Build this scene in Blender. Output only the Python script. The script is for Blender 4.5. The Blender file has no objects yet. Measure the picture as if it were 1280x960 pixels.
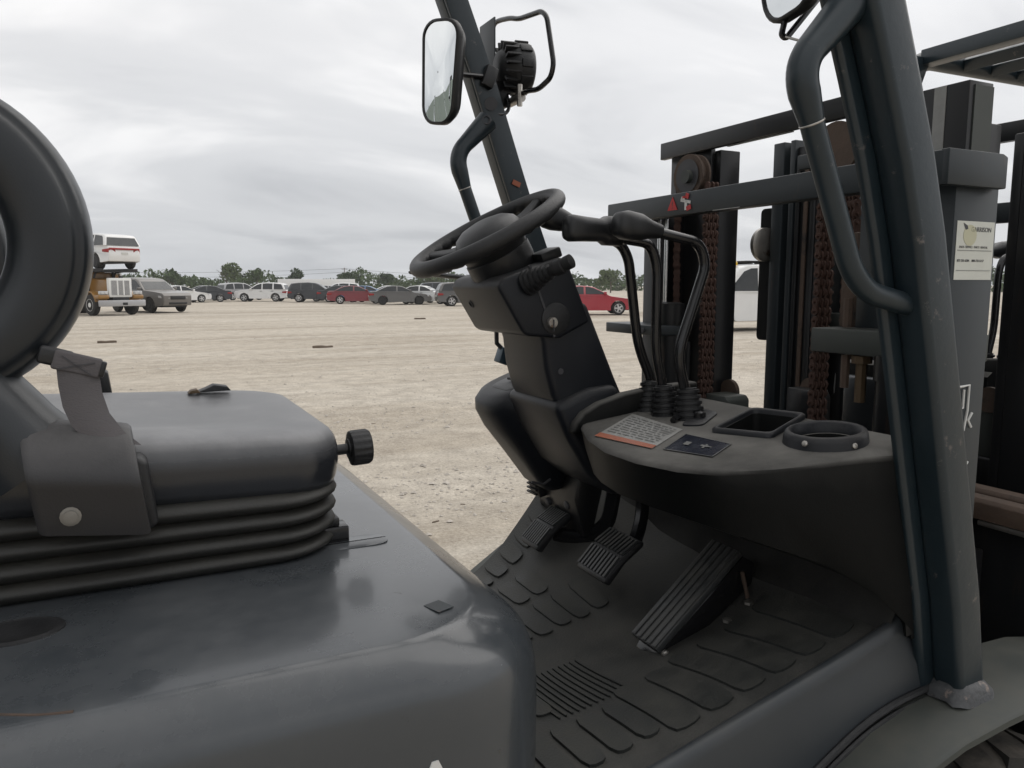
import bpy, bmesh, math, random
from mathutils import Vector, Matrix, noise as mnoise
R = math.radians
random.seed(7)
scn = bpy.context.scene
COL = scn.collection

# ------------------------------------------------------------------ camera
cam_d = bpy.data.cameras.new('camera')
cam = bpy.data.objects.new('camera', cam_d)
COL.objects.link(cam)
cam.location = (0.0, -1.24, 1.5)
cam_d.sensor_width = 36.0
cam_d.lens = 36.0 * 967.0 / 1280.0
cam_d.clip_start = 0.05
cam_d.clip_end = 6000.0
cam.rotation_euler = (R(90 - 7.3), 0, R(-26.4))
scn.camera = cam

# ------------------------------------------------------------------ world / sky
SUN_EL, SUN_AZ = 50.0, 14.0          # soft sun behind cloud, ahead of the forklift (azimuth from +x towards +y)
wd = bpy.data.worlds.new('World')
scn.world = wd
wd.use_nodes = True
nt = wd.node_tree
for n in list(nt.nodes):
    nt.nodes.remove(n)
def WN(t, **k):
    n = nt.nodes.new(t)
    for a, v in k.items():
        setattr(n, a, v)
    return n
wl = nt.links.new
wout = WN('ShaderNodeOutputWorld')
sky = WN('ShaderNodeTexSky', sky_type='NISHITA', sun_disc=False)
sky.sun_elevation = R(SUN_EL)
sky.air_density = 1.2
sky.dust_density = 3.0
bg_sky = WN('ShaderNodeBackground')
bg_sky.inputs['Strength'].default_value = 0.10
wl(sky.outputs[0], bg_sky.inputs['Color'])
tc = WN('ShaderNodeTexCoord')
sep = WN('ShaderNodeSeparateXYZ')
wl(tc.outputs['Generated'], sep.inputs[0])
def wmath(op, a, b=None, clamp=False):
    m = WN('ShaderNodeMath', operation=op)
    m.use_clamp = clamp
    for i, v in enumerate((a, b)):
        if v is None:
            continue
        if isinstance(v, (int, float)):
            m.inputs[i].default_value = v
        else:
            wl(v, m.inputs[i])
    return m.outputs[0]
zc = wmath('MAXIMUM', sep.outputs[2], 0.0)
den = wmath('ADD', zc, 0.30)
cx = wmath('DIVIDE', sep.outputs[0], den)
cy = wmath('DIVIDE', sep.outputs[1], den)
cmb = WN('ShaderNodeCombineXYZ')
wl(cx, cmb.inputs[0]); wl(cy, cmb.inputs[1])
mp = WN('ShaderNodeMapping')
mp.inputs['Rotation'].default_value = (0, 0, R(24))
mp.inputs['Scale'].default_value = (0.45, 0.95, 1)
wl(cmb.outputs[0], mp.inputs[0])
nz = WN('ShaderNodeTexNoise')
nz.inputs['Scale'].default_value = 1.9
nz.inputs['Detail'].default_value = 5.0
nz.inputs['Roughness'].default_value = 0.52
nz.inputs['Distortion'].default_value = 0.5
wl(mp.outputs[0], nz.inputs['Vector'])
ramp = WN('ShaderNodeValToRGB')
ramp.color_ramp.interpolation = 'EASE'
e = ramp.color_ramp.elements
e[0].position, e[0].color = 0.32, (0.63, 0.635, 0.65, 1)
e[1].position, e[1].color = 0.69, (1.06, 1.045, 1.03, 1)
x = ramp.color_ramp.elements.new(0.5); x.color = (0.795, 0.795, 0.80, 1)
wl(nz.outputs['Fac'], ramp.inputs[0])
# the cloud deck is a little bluer and darker low down
hr = WN('ShaderNodeValToRGB')
e = hr.color_ramp.elements
e[0].position, e[0].color = 0.0, (0.74, 0.765, 0.795, 1)
e[1].position, e[1].color = 0.55, (1.0, 1.0, 1.0, 1)
x = hr.color_ramp.elements.new(0.09); x.color = (0.775, 0.79, 0.815, 1)
x = hr.color_ramp.elements.new(0.28); x.color = (0.95, 0.95, 0.955, 1)
wl(zc, hr.inputs[0])
mul = WN('ShaderNodeMix', data_type='RGBA', blend_type='MULTIPLY')
mul.inputs['Factor'].default_value = 1.0
wl(ramp.outputs[0], mul.inputs[6]); wl(hr.outputs[0], mul.inputs[7])
vd = WN('ShaderNodeVectorMath', operation='DOT_PRODUCT')
wl(tc.outputs['Generated'], vd.inputs[0])
vd.inputs[1].default_value = (math.cos(R(SUN_EL)) * math.cos(R(SUN_AZ)), math.cos(R(SUN_EL)) * math.sin(R(SUN_AZ)), math.sin(R(SUN_EL)))
gl = wmath('MULTIPLY', wmath('POWER', wmath('MAXIMUM', vd.outputs['Value'], 0.0), 3.0), 0.32)
gl = wmath('ADD', gl, 1.10)
mul2 = WN('ShaderNodeVectorMath', operation='SCALE')
wl(mul.outputs[2], mul2.inputs[0]); wl(gl, mul2.inputs['Scale'])
bg_cl = WN('ShaderNodeBackground')
bg_cl.inputs['Strength'].default_value = 1.0
wl(mul2.outputs[0], bg_cl.inputs['Color'])
mixs = WN('ShaderNodeMixShader')
mixs.inputs[0].default_value = 0.93
wl(bg_sky.outputs[0], mixs.inputs[1]); wl(bg_cl.outputs[0], mixs.inputs[2])
wl(mixs.outputs[0], wout.inputs['Surface'])

# ------------------------------------------------------------------ sun
sun_d = bpy.data.lights.new('sun', 'SUN')
sun_d.energy = 1.3
sun_d.angle = R(75)
sun_d.color = (1.0, 0.965, 0.92)
sun = bpy.data.objects.new('sun', sun_d)
COL.objects.link(sun)
_sd = Vector((math.cos(R(SUN_EL)) * math.cos(R(SUN_AZ)), math.cos(R(SUN_EL)) * math.sin(R(SUN_AZ)), math.sin(R(SUN_EL))))
sun.rotation_euler = _sd.to_track_quat('Z', 'Y').to_euler()
sky.sun_rotation = math.atan2(_sd.x, _sd.y)

# ------------------------------------------------------------------ exposure
vs = scn.view_settings
vs.view_transform = 'Standard'
vs.look = 'None'
vs.exposure = 0.0
vs.gamma = 1.0
vs.use_curve_mapping = False

# ================================================================== materials
MATS = {}
def mat(name, col, rough=0.5, metal=0.0, var=0.25, vscale=6.0, bump=0.0, bscale=80.0, dust_toplight=0.0, dust_toplight_col=(0.30, 0.26, 0.21),
        dscale=9.0, coat=0.0, spec=0.5, rvar=0.12, wear=0.0, wearcol=(0.2, 0.1, 0.06), wscale=14.0, stretch=(1, 1, 1), dlo=0.36, dhi=0.78):
    if name in MATS:
        return MATS[name]
    m = bpy.data.materials.new(name)
    m.use_nodes = True
    t = m.node_tree
    N = t.nodes.new
    L = t.links.new
    b = t.nodes['Principled BSDF']
    co = N('ShaderNodeTexCoord')
    mpn = N('ShaderNodeMapping')
    mpn.inputs['Scale'].default_value = stretch
    L(co.outputs['Object'], mpn.inputs[0])
    v = mpn.outputs[0]
    n1 = N('ShaderNodeTexNoise')
    n1.inputs['Scale'].default_value = vscale
    n1.inputs['Detail'].default_value = 6
    n1.inputs['Roughness'].default_value = 0.6
    L(v, n1.inputs['Vector'])
    mx = N('ShaderNodeMix'); mx.data_type = 'RGBA'
    mx.inputs[6].default_value = (*[c * (1 - var) for c in col], 1)
    mx.inputs[7].default_value = (*[min(1, c * (1 + var)) for c in col], 1)
    L(n1.outputs['Fac'], mx.inputs[0])
    cur = mx.outputs[2]
    rgh = None
    if wear > 0:
        n3 = N('ShaderNodeTexNoise')
        n3.inputs['Scale'].default_value = wscale
        n3.inputs['Detail'].default_value = 9
        n3.inputs['Roughness'].default_value = 0.7
        L(v, n3.inputs['Vector'])
        r3 = N('ShaderNodeValToRGB')
        r3.color_ramp.elements[0].position = 0.66 - wear * 0.3
        r3.color_ramp.elements[1].position = 0.74 - wear * 0.25
        L(n3.outputs['Fac'], r3.inputs[0])
        m3 = N('ShaderNodeMix'); m3.data_type = 'RGBA'
        L(r3.outputs[0], m3.inputs[0]); L(cur, m3.inputs[6])
        m3.inputs[7].default_value = (*wearcol, 1)
        cur = m3.outputs[2]
    if dust_toplight > 0:  # tint on upward faces: real dust, and on some materials painted top light
        n2 = N('ShaderNodeTexNoise')
        n2.inputs['Scale'].default_value = dscale
        n2.inputs['Detail'].default_value = 8
        n2.inputs['Roughness'].default_value = 0.65
        L(v, n2.inputs['Vector'])
        r2 = N('ShaderNodeValToRGB')
        r2.color_ramp.elements[0].position = dlo
        r2.color_ramp.elements[1].position = dhi
        L(n2.outputs['Fac'], r2.inputs[0])
        ge = N('ShaderNodeNewGeometry')
        sp = N('ShaderNodeSeparateXYZ'); L(ge.outputs['Normal'], sp.inputs[0])
        mr = N('ShaderNodeMapRange')
        mr.inputs[1].default_value = 0.02; mr.inputs[2].default_value = 0.9
        mr.inputs[3].default_value = 0.0; mr.inputs[4].default_value = 1.0
        L(sp.outputs[2], mr.inputs[0])
        mm = N('ShaderNodeMath'); mm.operation = 'MULTIPLY'
        L(r2.outputs[0], mm.inputs[0]); L(mr.outputs[0], mm.inputs[1])
        m2 = N('ShaderNodeMath'); m2.operation = 'MULTIPLY'; m2.inputs[1].default_value = dust_toplight
        L(mm.outputs[0], m2.inputs[0])
        m4 = N('ShaderNodeMix'); m4.data_type = 'RGBA'
        L(m2.outputs[0], m4.inputs[0]); L(cur, m4.inputs[6])
        m4.inputs[7].default_value = (*dust_toplight_col, 1)
        cur = m4.outputs[2]
        rr = N('ShaderNodeMapRange')
        rr.inputs[3].default_value = rough; rr.inputs[4].default_value = 0.95
        L(m2.outputs[0], rr.inputs[0])
        rgh = rr.outputs[0]
    L(cur, b.inputs['Base Color'])
    if rgh is None and rvar > 0:
        rr = N('ShaderNodeMapRange')
        rr.inputs[3].default_value = max(0.02, rough - rvar); rr.inputs[4].default_value = min(1, rough + rvar)
        L(n1.outputs['Fac'], rr.inputs[0])
        rgh = rr.outputs[0]
    if rgh is not None:
        L(rgh, b.inputs['Roughness'])
    else:
        b.inputs['Roughness'].default_value = rough
    b.inputs['Metallic'].default_value = metal
    b.inputs['Specular IOR Level'].default_value = spec
    b.inputs['Coat Weight'].default_value = coat
    b.inputs['Coat Roughness'].default_value = 0.12
    if bump > 0:
        nb = N('ShaderNodeTexNoise')
        nb.inputs['Scale'].default_value = bscale
        nb.inputs['Detail'].default_value = 5
        L(v, nb.inputs['Vector'])
        bp = N('ShaderNodeBump')
        bp.inputs['Strength'].default_value = bump
        bp.inputs['Distance'].default_value = 0.004
        L(nb.outputs['Fac'], bp.inputs['Height'])
        L(bp.outputs[0], b.inputs['Normal'])
    MATS[name] = m
    return m

M_HOOD = mat('hood_paint', (0.040, 0.046, 0.052), 0.23, var=0.12, vscale=4, dust_toplight=0.26, dust_toplight_col=(0.22, 0.22, 0.22), dscale=9, coat=0.45, bump=0.03, bscale=30, wear=0.02, wearcol=(0.020, 0.02, 0.02), wscale=34, dlo=0.3, dhi=0.8)
M_FRAME = mat('frame_paint', (0.0125, 0.0215, 0.0275), 0.34, var=0.22, vscale=7, dust_toplight=0.35, dust_toplight_col=(0.115, 0.13, 0.14), dscale=22, bump=0.08, bscale=90, wear=0.12, wearcol=(0.11, 0.10, 0.095), wscale=30)
M_SILL = mat('sill_paint', (0.026, 0.031, 0.036), 0.40, var=0.12, vscale=4, dust_toplight=0.25, dust_toplight_col=(0.16, 0.15, 0.13), dscale=7)
M_FENDER = mat('fender_paint', (0.040, 0.046, 0.042), 0.6, var=0.2, vscale=8, dust_toplight=0.4, dust_toplight_col=(0.13, 0.115, 0.09), dscale=8)
M_BLACK = mat('black_plastic', (0.0090, 0.0095, 0.0105), 0.38, var=0.15, vscale=12, dust_toplight=0.4, dust_toplight_col=(0.15, 0.15, 0.155), dscale=10, bump=0.10, bscale=420, dlo=0.25, dhi=0.8)
M_CONSOLE = mat('console_plastic', (0.0040, 0.0046, 0.0048), 0.50, var=0.15, vscale=9, dust_toplight=0.95, dust_toplight_col=(0.185, 0.178, 0.165), dscale=6, bump=0.10, bscale=420, spec=0.12, dlo=0.15, dhi=0.72)  # near-black base with strong pale tops: light from above painted into the colour
M_COLUMN = mat('column_plastic', (0.0072, 0.0088, 0.0125), 0.42, var=0.12, vscale=8, dust_toplight=0.5, dust_toplight_col=(0.13, 0.12, 0.11), dscale=8, bump=0.10, bscale=420, spec=0.35)
M_GLOSS = mat('black_enamel', (0.010, 0.010, 0.011), 0.18, var=0.1, rvar=0.05, bump=0.02, bscale=60)
M_VINYL = mat('seat_vinyl', (0.0200, 0.0220, 0.0260), 0.22, var=0.2, vscale=14, dust_toplight=0.75, dust_toplight_col=(0.50, 0.50, 0.51), dscale=5, bump=0.05, bscale=420, spec=0.6, dlo=0.18, dhi=0.8)  # dust tint raised so upward faces carry a painted sky sheen
M_BELLOWS = mat('bellows_rubber', (0.017, 0.017, 0.0155), 0.5, var=0.2, vscale=9, dust_toplight=0.22, dust_toplight_col=(0.10, 0.09, 0.07), dscale=10, bump=0.15, bscale=250)
M_RUBBER = mat('black_rubber', (0.0115, 0.0118, 0.013), 0.5, var=0.2, vscale=20, dust_toplight=0.18, dust_toplight_col=(0.10, 0.10, 0.10), dscale=18, bump=0.2, bscale=200)
M_MAT = mat('floor_rubber', (0.0225, 0.0240, 0.0228), 0.55, var=0.3, vscale=10, dust_toplight=0.75, dust_toplight_col=(0.095, 0.090, 0.079), dscale=7, bump=0.35, bscale=260, dlo=0.28, dhi=0.75)
M_MATPAD = mat('floor_rubber_pad', (0.0210, 0.0228, 0.0218), 0.50, var=0.25, vscale=14, dust_toplight=0.7, dust_toplight_col=(0.085, 0.081, 0.068), dscale=11, bump=0.3, bscale=260, dlo=0.3, dhi=0.75)
M_PEDAL = mat('lit_pedal_rubber', (0.034, 0.036, 0.037), 0.40, var=0.3, vscale=25, dust_toplight=0.5, dust_toplight_col=(0.13, 0.12, 0.10), dscale=20, bump=0.2, bscale=200)  # paler rubber paints in the light falling on the pedal tops
M_WEB = mat('belt_webbing', (0.095, 0.088, 0.092), 0.75, var=0.15, vscale=40, bump=0.3, bscale=300, stretch=(1, 1, 3))
M_MAST = mat('mast_steel', (0.0155, 0.0215, 0.0255), 0.45, var=0.3, vscale=6, dust_toplight=0.28, dust_toplight_col=(0.055, 0.05, 0.045), dscale=10, wear=0.15, wearcol=(0.06, 0.035, 0.025), wscale=9, stretch=(3, 3, 0.5))
M_MASTBLK = mat('mast_grease_steel', (0.0085, 0.0090, 0.0100), 0.36, var=0.4, vscale=8, dust_toplight=0.25, dust_toplight_col=(0.05, 0.042, 0.034), dscale=10, wear=0.22, wearcol=(0.030, 0.019, 0.014), wscale=7, stretch=(3, 3, 0.4), spec=0.35)
M_VINYLB = mat('backrest_vinyl', (0.0130, 0.0160, 0.0195), 0.30, var=0.2, vscale=14, dust_toplight=0.25, dust_toplight_col=(0.22, 0.23, 0.24), dscale=6, bump=0.05, bscale=420, spec=0.5)
M_RUST = mat('rusty_chain', (0.062, 0.031, 0.022), 0.8, var=0.5, vscale=60, wear=0.35, wearcol=(0.035, 0.018, 0.014), wscale=50, bump=0.4, bscale=150)
M_RUSTBAR = mat('rusty_steel', (0.075, 0.05, 0.036), 0.75, var=0.45, vscale=20, wear=0.35, wearcol=(0.02, 0.018, 0.016), wscale=12, bump=0.3, bscale=120)
M_CHROME = mat('chrome', (0.62, 0.62, 0.62), 0.2, metal=1.0, var=0.1, rvar=0.08)
M_STEEL = mat('plated_steel', (0.42, 0.40, 0.37), 0.42, metal=0.9, var=0.3, vscale=40, wear=0.2, wearcol=(0.12, 0.07, 0.04))
M_BRASS = mat('old_brass', (0.105, 0.070, 0.038), 0.6, metal=0.3, var=0.4, vscale=40)
M_MIRROR = mat('mirror_glass', (0.86, 0.88, 0.88), 0.015, metal=1.0, var=0.01, rvar=0.0)
M_TYRE = mat('tyre_rubber', (0.028, 0.027, 0.025), 0.85, var=0.3, vscale=20, dust_toplight=0.6, dust_toplight_col=(0.20, 0.17, 0.14), dscale=18, bump=0.4, bscale=90)
M_PAPER = mat('sticker_paper', (0.25, 0.25, 0.24), 0.5, var=0.35, vscale=30, dust_toplight=0.55, dust_toplight_col=(0.17, 0.155, 0.13), dscale=22, wear=0.18, wearcol=(0.12, 0.115, 0.105), wscale=45)
M_LABEL = mat('white_label', (0.56, 0.57, 0.52), 0.55, var=0.1, vscale=30)
M_INK = mat('dark_ink', (0.05, 0.05, 0.055), 0.6, var=0.1)
M_INKGREY = mat('grey_ink', (0.125, 0.125, 0.12), 0.6, var=0.3, vscale=60)
M_INKGOLD = mat('pale_gold_ink', (0.47, 0.46, 0.33), 0.6, var=0.1)
M_ORANGE = mat('orange_ink', (0.30, 0.085, 0.04), 0.55, var=0.25, vscale=30)
M_RED = mat('red_ink', (0.45, 0.03, 0.03), 0.5, var=0.15)
M_NAVY = mat('navy_film', (0.012, 0.015, 0.026), 0.26, var=0.3, vscale=25)
M_WHITEINK = mat('white_ink', (0.62, 0.62, 0.60), 0.6, var=0.1)
M_WELD = mat('primed_weld', (0.055, 0.057, 0.060), 0.5, var=0.4, vscale=60, bump=0.5, bscale=120, wear=0.3, wearcol=(0.25, 0.20, 0.17), wscale=40)
M_PLATED = mat('dull_plated', (0.22, 0.21, 0.19), 0.45, metal=0.6, var=0.3, vscale=60)
M_RETR = mat('retractor_plastic', (0.014, 0.0138, 0.0155), 0.32, var=0.15, vscale=12, dust_toplight=0.42, dust_toplight_col=(0.26, 0.25, 0.25), dscale=8, bump=0.08, bscale=420, dlo=0.15, dhi=0.8)  # pale tint on the upper half paints the housing as lit from above
M_BLUE = mat('blue_plastic', (0.030, 0.060, 0.085), 0.45, var=0.1)

# ================================================================== mesh helpers
class MB:
    def __init__(s):
        s.v = []; s.f = []
    def add(s, vs_, fs_):
        o = len(s.v)
        s.v += [tuple(p) for p in vs_]
        s.f += [tuple(i + o for i in f) for f in fs_]
        return s
    def box(s, c, d, rot=None):
        hx, hy, hz = d[0] / 2, d[1] / 2, d[2] / 2
        P = [Vector((x, y, z)) for x in (-hx, hx) for y in (-hy, hy) for z in (-hz, hz)]
        if rot is not None:
            P = [rot @ p for p in P]
        P = [p + Vector(c) for p in P]
        return s.add(P, [(0, 1, 3, 2), (4, 6, 7, 5), (0, 4, 5, 1), (2, 3, 7, 6), (0, 2, 6, 4), (1, 5, 7, 3)])
    def span(s, a, b):
        return s.box([(a[i] + b[i]) / 2 for i in range(3)], [abs(b[i] - a[i]) for i in range(3)])
    def prism(s, prof, a, b, axis='y'):
        """closed 2-D outline swept between a and b along axis; outline is (x,z) for y, (y,z) for x, (x,y) for z"""
        def P(p, t):
            return {'y': (p[0], t, p[1]), 'x': (t, p[0], p[1]), 'z': (p[0], p[1], t)}[axis]
        n = len(prof)
        V = [P(p, a) for p in prof] + [P(p, b) for p in prof]
        F = [tuple(range(n)), tuple(range(2 * n - 1, n - 1, -1))]
        F += [(i, i + n, (i + 1) % n + n, (i + 1) % n) for i in range(n)]
        return s.add(V, F)
    def loft(s, rings, cap=True, closed=True):
        n = len(rings[0]); V = []; F = []
        for r in rings:
            V += list(r)
        for k in range(len(rings) - 1):
            for i in range(n if closed else n - 1):
                j = (i + 1) % n
                F.append((k * n + i, k * n + j, (k + 1) * n + j, (k + 1) * n + i))
        if cap:
            F.append(tuple(range(n - 1, -1, -1)))
            F.append(tuple((len(rings) - 1) * n + i for i in range(n)))
        return s.add(V, F)
    def tube(s, path, r, seg=10, fil=0.0, nf=5, flat=1.0, up=None):
        P = [Vector(p) for p in path]
        rad = r if isinstance(r, (list, tuple)) else [r] * len(P)
        if fil > 0:
            Q = [P[0]]; q = [rad[0]]
            for i in range(1, len(P) - 1):
                a = (P[i - 1] - P[i]); b = (P[i + 1] - P[i])
                d = min(fil, a.length * 0.48, b.length * 0.48)
                A = P[i] + a.normalized() * d; B = P[i] + b.normalized() * d
                for k in range(nf + 1):
                    t = k / nf
                    Q.append((1 - t) ** 2 * A + 2 * t * (1 - t) * P[i] + t * t * B); q.append(rad[i])
            Q.append(P[-1]); q.append(rad[-1])
            P, rad = Q, q
        T = []
        for i in range(len(P)):
            a = P[max(0, i - 1)]; b = P[min(len(P) - 1, i + 1)]
            T.append((b - a).normalized())
        u = Vector(up) if up else (Vector((0, 1, 0)) if abs(T[0].y) < 0.9 else Vector((0, 0, 1)))
        rings = []
        for i, p in enumerate(P):
            u = (u - T[i] * u.dot(T[i])).normalized()
            w = T[i].cross(u)
            rings.append([p + (u * math.cos(2 * math.pi * k / seg) + w * flat * math.sin(2 * math.pi * k / seg)) * rad[i] for k in range(seg)])
        return s.loft(rings)
    def lathe(s, prof, c, axis, seg=24, up=None):
        """prof = [(radius, height along axis)]"""
        ax = Vector(axis).normalized()
        u = Vector(up) if up else (Vector((1, 0, 0)) if abs(ax.x) < 0.9 else Vector((0, 1, 0)))
        u = (u - ax * u.dot(ax)).normalized(); w = ax.cross(u)
        rings = []
        for r, h in prof:
            r = max(r, 1e-4)
            rings.append([Vector(c) + ax * h + (u * math.cos(2 * math.pi * k / seg) + w * math.sin(2 * math.pi * k / seg)) * r for k in range(seg)])
        return s.loft(rings)
    def sphere(s, c, r, seg=14, ring=8, scale=(1, 1, 1)):
        prof = []
        V = []
        rings = []
        for k in range(ring + 1):
            a = -math.pi / 2 + math.pi * k / ring
            rr = max(math.cos(a), 1e-3)
            rings.append([Vector((c[0] + r * scale[0] * rr * math.cos(2 * math.pi * i / seg), c[1] + r * scale[1] * rr * math.sin(2 * math.pi * i / seg), c[2] + r * scale[2] * math.sin(a))) for i in range(seg)])
        return s.loft(rings)
    def grid(s, P):
        """P[i][j] points"""
        n, m = len(P), len(P[0])
        V = [p for row in P for p in row]
        F = [(i * m + j, i * m + j + 1, (i + 1) * m + j + 1, (i + 1) * m + j) for i in range(n - 1) for j in range(m - 1)]
        return s.add(V, F)
    def xform(s, M):
        s.v = [tuple(M @ Vector(p)) for p in s.v]
        return s
    def mesh(s, name, bevel=0.0, seg=2, angle=38, bangle=30, smooth=True, recalc=True, weld=True):
        bm = bmesh.new()
        V = [bm.verts.new(p) for p in s.v]
        for f in s.f:
            try:
                bm.faces.new([V[i] for i in f])
            except ValueError:
                pass
        if weld:
            bmesh.ops.remove_doubles(bm, verts=bm.verts, dist=1e-5)
        if recalc:
            bmesh.ops.recalc_face_normals(bm, faces=bm.faces)
        if bevel > 0:
            ed = [e_ for e_ in bm.edges if len(e_.link_faces) == 2 and e_.calc_face_angle(0) > R(bangle)]
            bmesh.ops.bevel(bm, geom=ed, offset=bevel, segments=seg, affect='EDGES', profile=0.5, clamp_overlap=True)
        me = bpy.data.meshes.new(name)
        bm.to_mesh(me); bm.free()
        if smooth:
            for p in me.polygons:
                p.use_smooth = True
            me.set_sharp_from_angle(angle=R(angle))
        return me
    def build(s, name, m, parent=None, **k):
        o = bpy.data.objects.new(name, s.mesh(name, **k))
        ms = m if isinstance(m, (list, tuple)) else [m]
        for q in ms:
            o.data.materials.append(q)
        COL.objects.link(o)
        if parent is not None:
            o.parent = parent
        return o

def rrect(hx, hy, r, n=5):
    P = []
    for sx, sy, a0 in ((1, 1, 0), (-1, 1, 90), (-1, -1, 180), (1, -1, 270)):
        for k in range(n + 1):
            a = R(a0 + 90 * k / n)
            P.append((sx * (hx - r) + r * math.cos(a), sy * (hy - r) + r * math.sin(a)))
    return P
def lerp(a, b, t):
    return a + (b - a) * t
def interp(tab, x):
    if x <= tab[0][0]:
        return tab[0][1]
    for (a, b), (c, d) in zip(tab, tab[1:]):
        if x <= c:
            return lerp(b, d, (x - a) / (c - a))
    return tab[-1][1]
def tag(o, label=None, cat=None, group=None, kind=None):
    if label: o['label'] = label
    if cat: o['category'] = cat
    if group: o['group'] = group
    if kind: o['kind'] = kind
    return o
def empty(name, loc=(0, 0, 0), rz=0.0):
    o = bpy.data.objects.new(name, None)
    COL.objects.link(o)
    o.location = loc; o.rotation_euler = (0, 0, rz)
    o.empty_display_size = 0.2
    return o
def inst(o, name=None, parent=None, M=None):
    c = o.copy()
    if name: c.name = name
    COL.objects.link(c)
    c.parent = parent if parent is not None else o.parent
    if M is not None:
        c.matrix_basis = M
    return c
def copy_tree(o, parent=None):
    c = o.copy()
    COL.objects.link(c)
    c.parent = parent
    for ch in list(o.children):
        copy_tree(ch, c)
    return c
def text_mesh(txt, size, m, name, M, parent, depth=0.0006, align='LEFT', bold=0.0):
    cu = bpy.data.curves.new(name, 'FONT')
    cu.body = txt; cu.size = size; cu.extrude = depth; cu.align_x = align; cu.offset = bold
    cu.resolution_u = 3
    t = bpy.data.objects.new(name, cu)
    COL.objects.link(t)
    dg = bpy.context.evaluated_depsgraph_get()
    me = bpy.data.meshes.new_from_object(t.evaluated_get(dg))
    bpy.data.objects.remove(t); bpy.data.curves.remove(cu)
    me.transform(M)
    me.materials.clear(); me.materials.append(m)
    o = bpy.data.objects.new(name, me)
    COL.objects.link(o)
    o.parent = parent
    return o
def cut(o, cutters):
    for c in cutters:
        co_ = c.build('cutter', M_BLACK, smooth=False)
        md = o.modifiers.new('b', 'BOOLEAN'); md.object = co_; md.operation = 'DIFFERENCE'; md.solver = 'EXACT'
        dg = bpy.context.evaluated_depsgraph_get()
        me = bpy.data.meshes.new_from_object(o.evaluated_get(dg))
        o.modifiers.clear()
        old = o.data; o.data = me; bpy.data.meshes.remove(old)
        bpy.data.objects.remove(co_)
    o.data.set_sharp_from_angle(angle=R(38))

# ================================================================== ground (structure)
def ground_z(x, y):
    r = math.hypot(x, y)
    k = min(1.0, max(0.0, (r - 3.5) / 4.0)) * (1.0 - min(1.0, max(0.0, (r - 60) / 60)))
    if k <= 0:
        return 0.0
    z = mnoise.noise(Vector((x * 0.35, y * 0.9, 0))) * 0.022 + mnoise.noise(Vector((x * 1.6, y * 2.6, 3.1))) * 0.010
    return z * k
def ground_mat():
    m = bpy.data.materials.new('caliche_ground'); m.use_nodes = True
    t = m.node_tree; N = t.nodes.new; L = t.links.new
    b = t.nodes['Principled BSDF']
    co = N('ShaderNodeTexCoord')
    def nz_(scale, det=6, rough=0.6, st=(1, 1, 1), dist=0.0, rz=0.0):
        mp_ = N('ShaderNodeMapping'); mp_.inputs['Scale'].default_value = st; mp_.inputs['Rotation'].default_value = (0, 0, rz)
        L(co.outputs['Object'], mp_.inputs[0])
        n = N('ShaderNodeTexNoise'); n.inputs['Scale'].default_value = scale; n.inputs['Detail'].default_value = det
        n.inputs['Roughness'].default_value = rough; n.inputs['Distortion'].default_value = dist
        L(mp_.outputs[0], n.inputs['Vector']); return n.outputs['Fac']
    def rmp(f, p0, c0, p1, c1):
        r = N('ShaderNodeValToRGB'); e_ = r.color_ramp.elements
        e_[0].position = p0; e_[0].color = c0; e_[1].position = p1; e_[1].color = c1
        L(f, r.inputs[0]); return r.outputs[0]
    def mixc(f, a, b_, mode='MIX'):
        q = N('ShaderNodeMix'); q.data_type = 'RGBA'; q.blend_type = mode
        if isinstance(f, float): q.inputs[0].default_value = f
        else: L(f, q.inputs[0])
        for i, v in ((6, a), (7, b_)):
            if isinstance(v, tuple): q.inputs[i].default_value = v
            else: L(v, q.inputs[i])
        return q.outputs[2]
    base = rmp(nz_(0.12, 5, 0.6, (0.5, 1.4, 1), 0.4, 0.25), 0.32, (0.39, 0.338, 0.272, 1), 0.68, (0.61, 0.556, 0.475, 1))
    track = rmp(nz_(0.5, 6, 0.62, (0.16, 1.5, 1), 0.6, 0.35), 0.42, (0, 0, 0, 1), 0.66, (1, 1, 1, 1))
    c = mixc(track, base, (0.61, 0.562, 0.488, 1))
    mot = rmp(nz_(3.2, 8, 0.7), 0.34, (0.76, 0.75, 0.74, 1), 0.66, (1.10, 1.10, 1.09, 1))
    c = mixc(1.0, c, mot, 'MULTIPLY')
    fine = rmp(nz_(38, 6, 0.72), 0.36, (0.62, 0.60, 0.58, 1), 0.62, (1.08, 1.08, 1.08, 1))
    c = mixc(0.75, c, fine, 'MULTIPLY')
    speck = N('ShaderNodeTexVoronoi'); speck.inputs['Scale'].default_value = 26
    L(co.outputs['Object'], speck.inputs['Vector'])
    sp = rmp(speck.outputs['Distance'], 0.07, (1, 1, 1, 1), 0.14, (0, 0, 0, 1))
    c = mixc(sp, c, (0.27, 0.24, 0.21, 1))
    L(c, b.inputs['Base Color'])
    b.inputs['Roughness'].default_value = 0.95
    b.inputs['Specular IOR Level'].default_value = 0.2
    h1 = nz_(9, 8, 0.7); h2 = nz_(60, 5, 0.7)
    add = N('ShaderNodeMath'); add.operation = 'MULTIPLY_ADD'; add.inputs[1].default_value = 0.3
    L(h2, add.inputs[0]); L(h1, add.inputs[2])
    bp = N('ShaderNodeBump'); bp.inputs['Strength'].default_value = 0.75; bp.inputs['Distance'].default_value = 0.035
    L(add.outputs[0], bp.inputs['Height']); L(bp.outputs[0], b.inputs['Normal'])
    return m
M_GROUND = ground_mat()
g = MB()
rads = [0.0] + [1.2 * (2500 / 1.2) ** (k / 150) for k in range(151)]
NA = 240
rows = []
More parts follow.
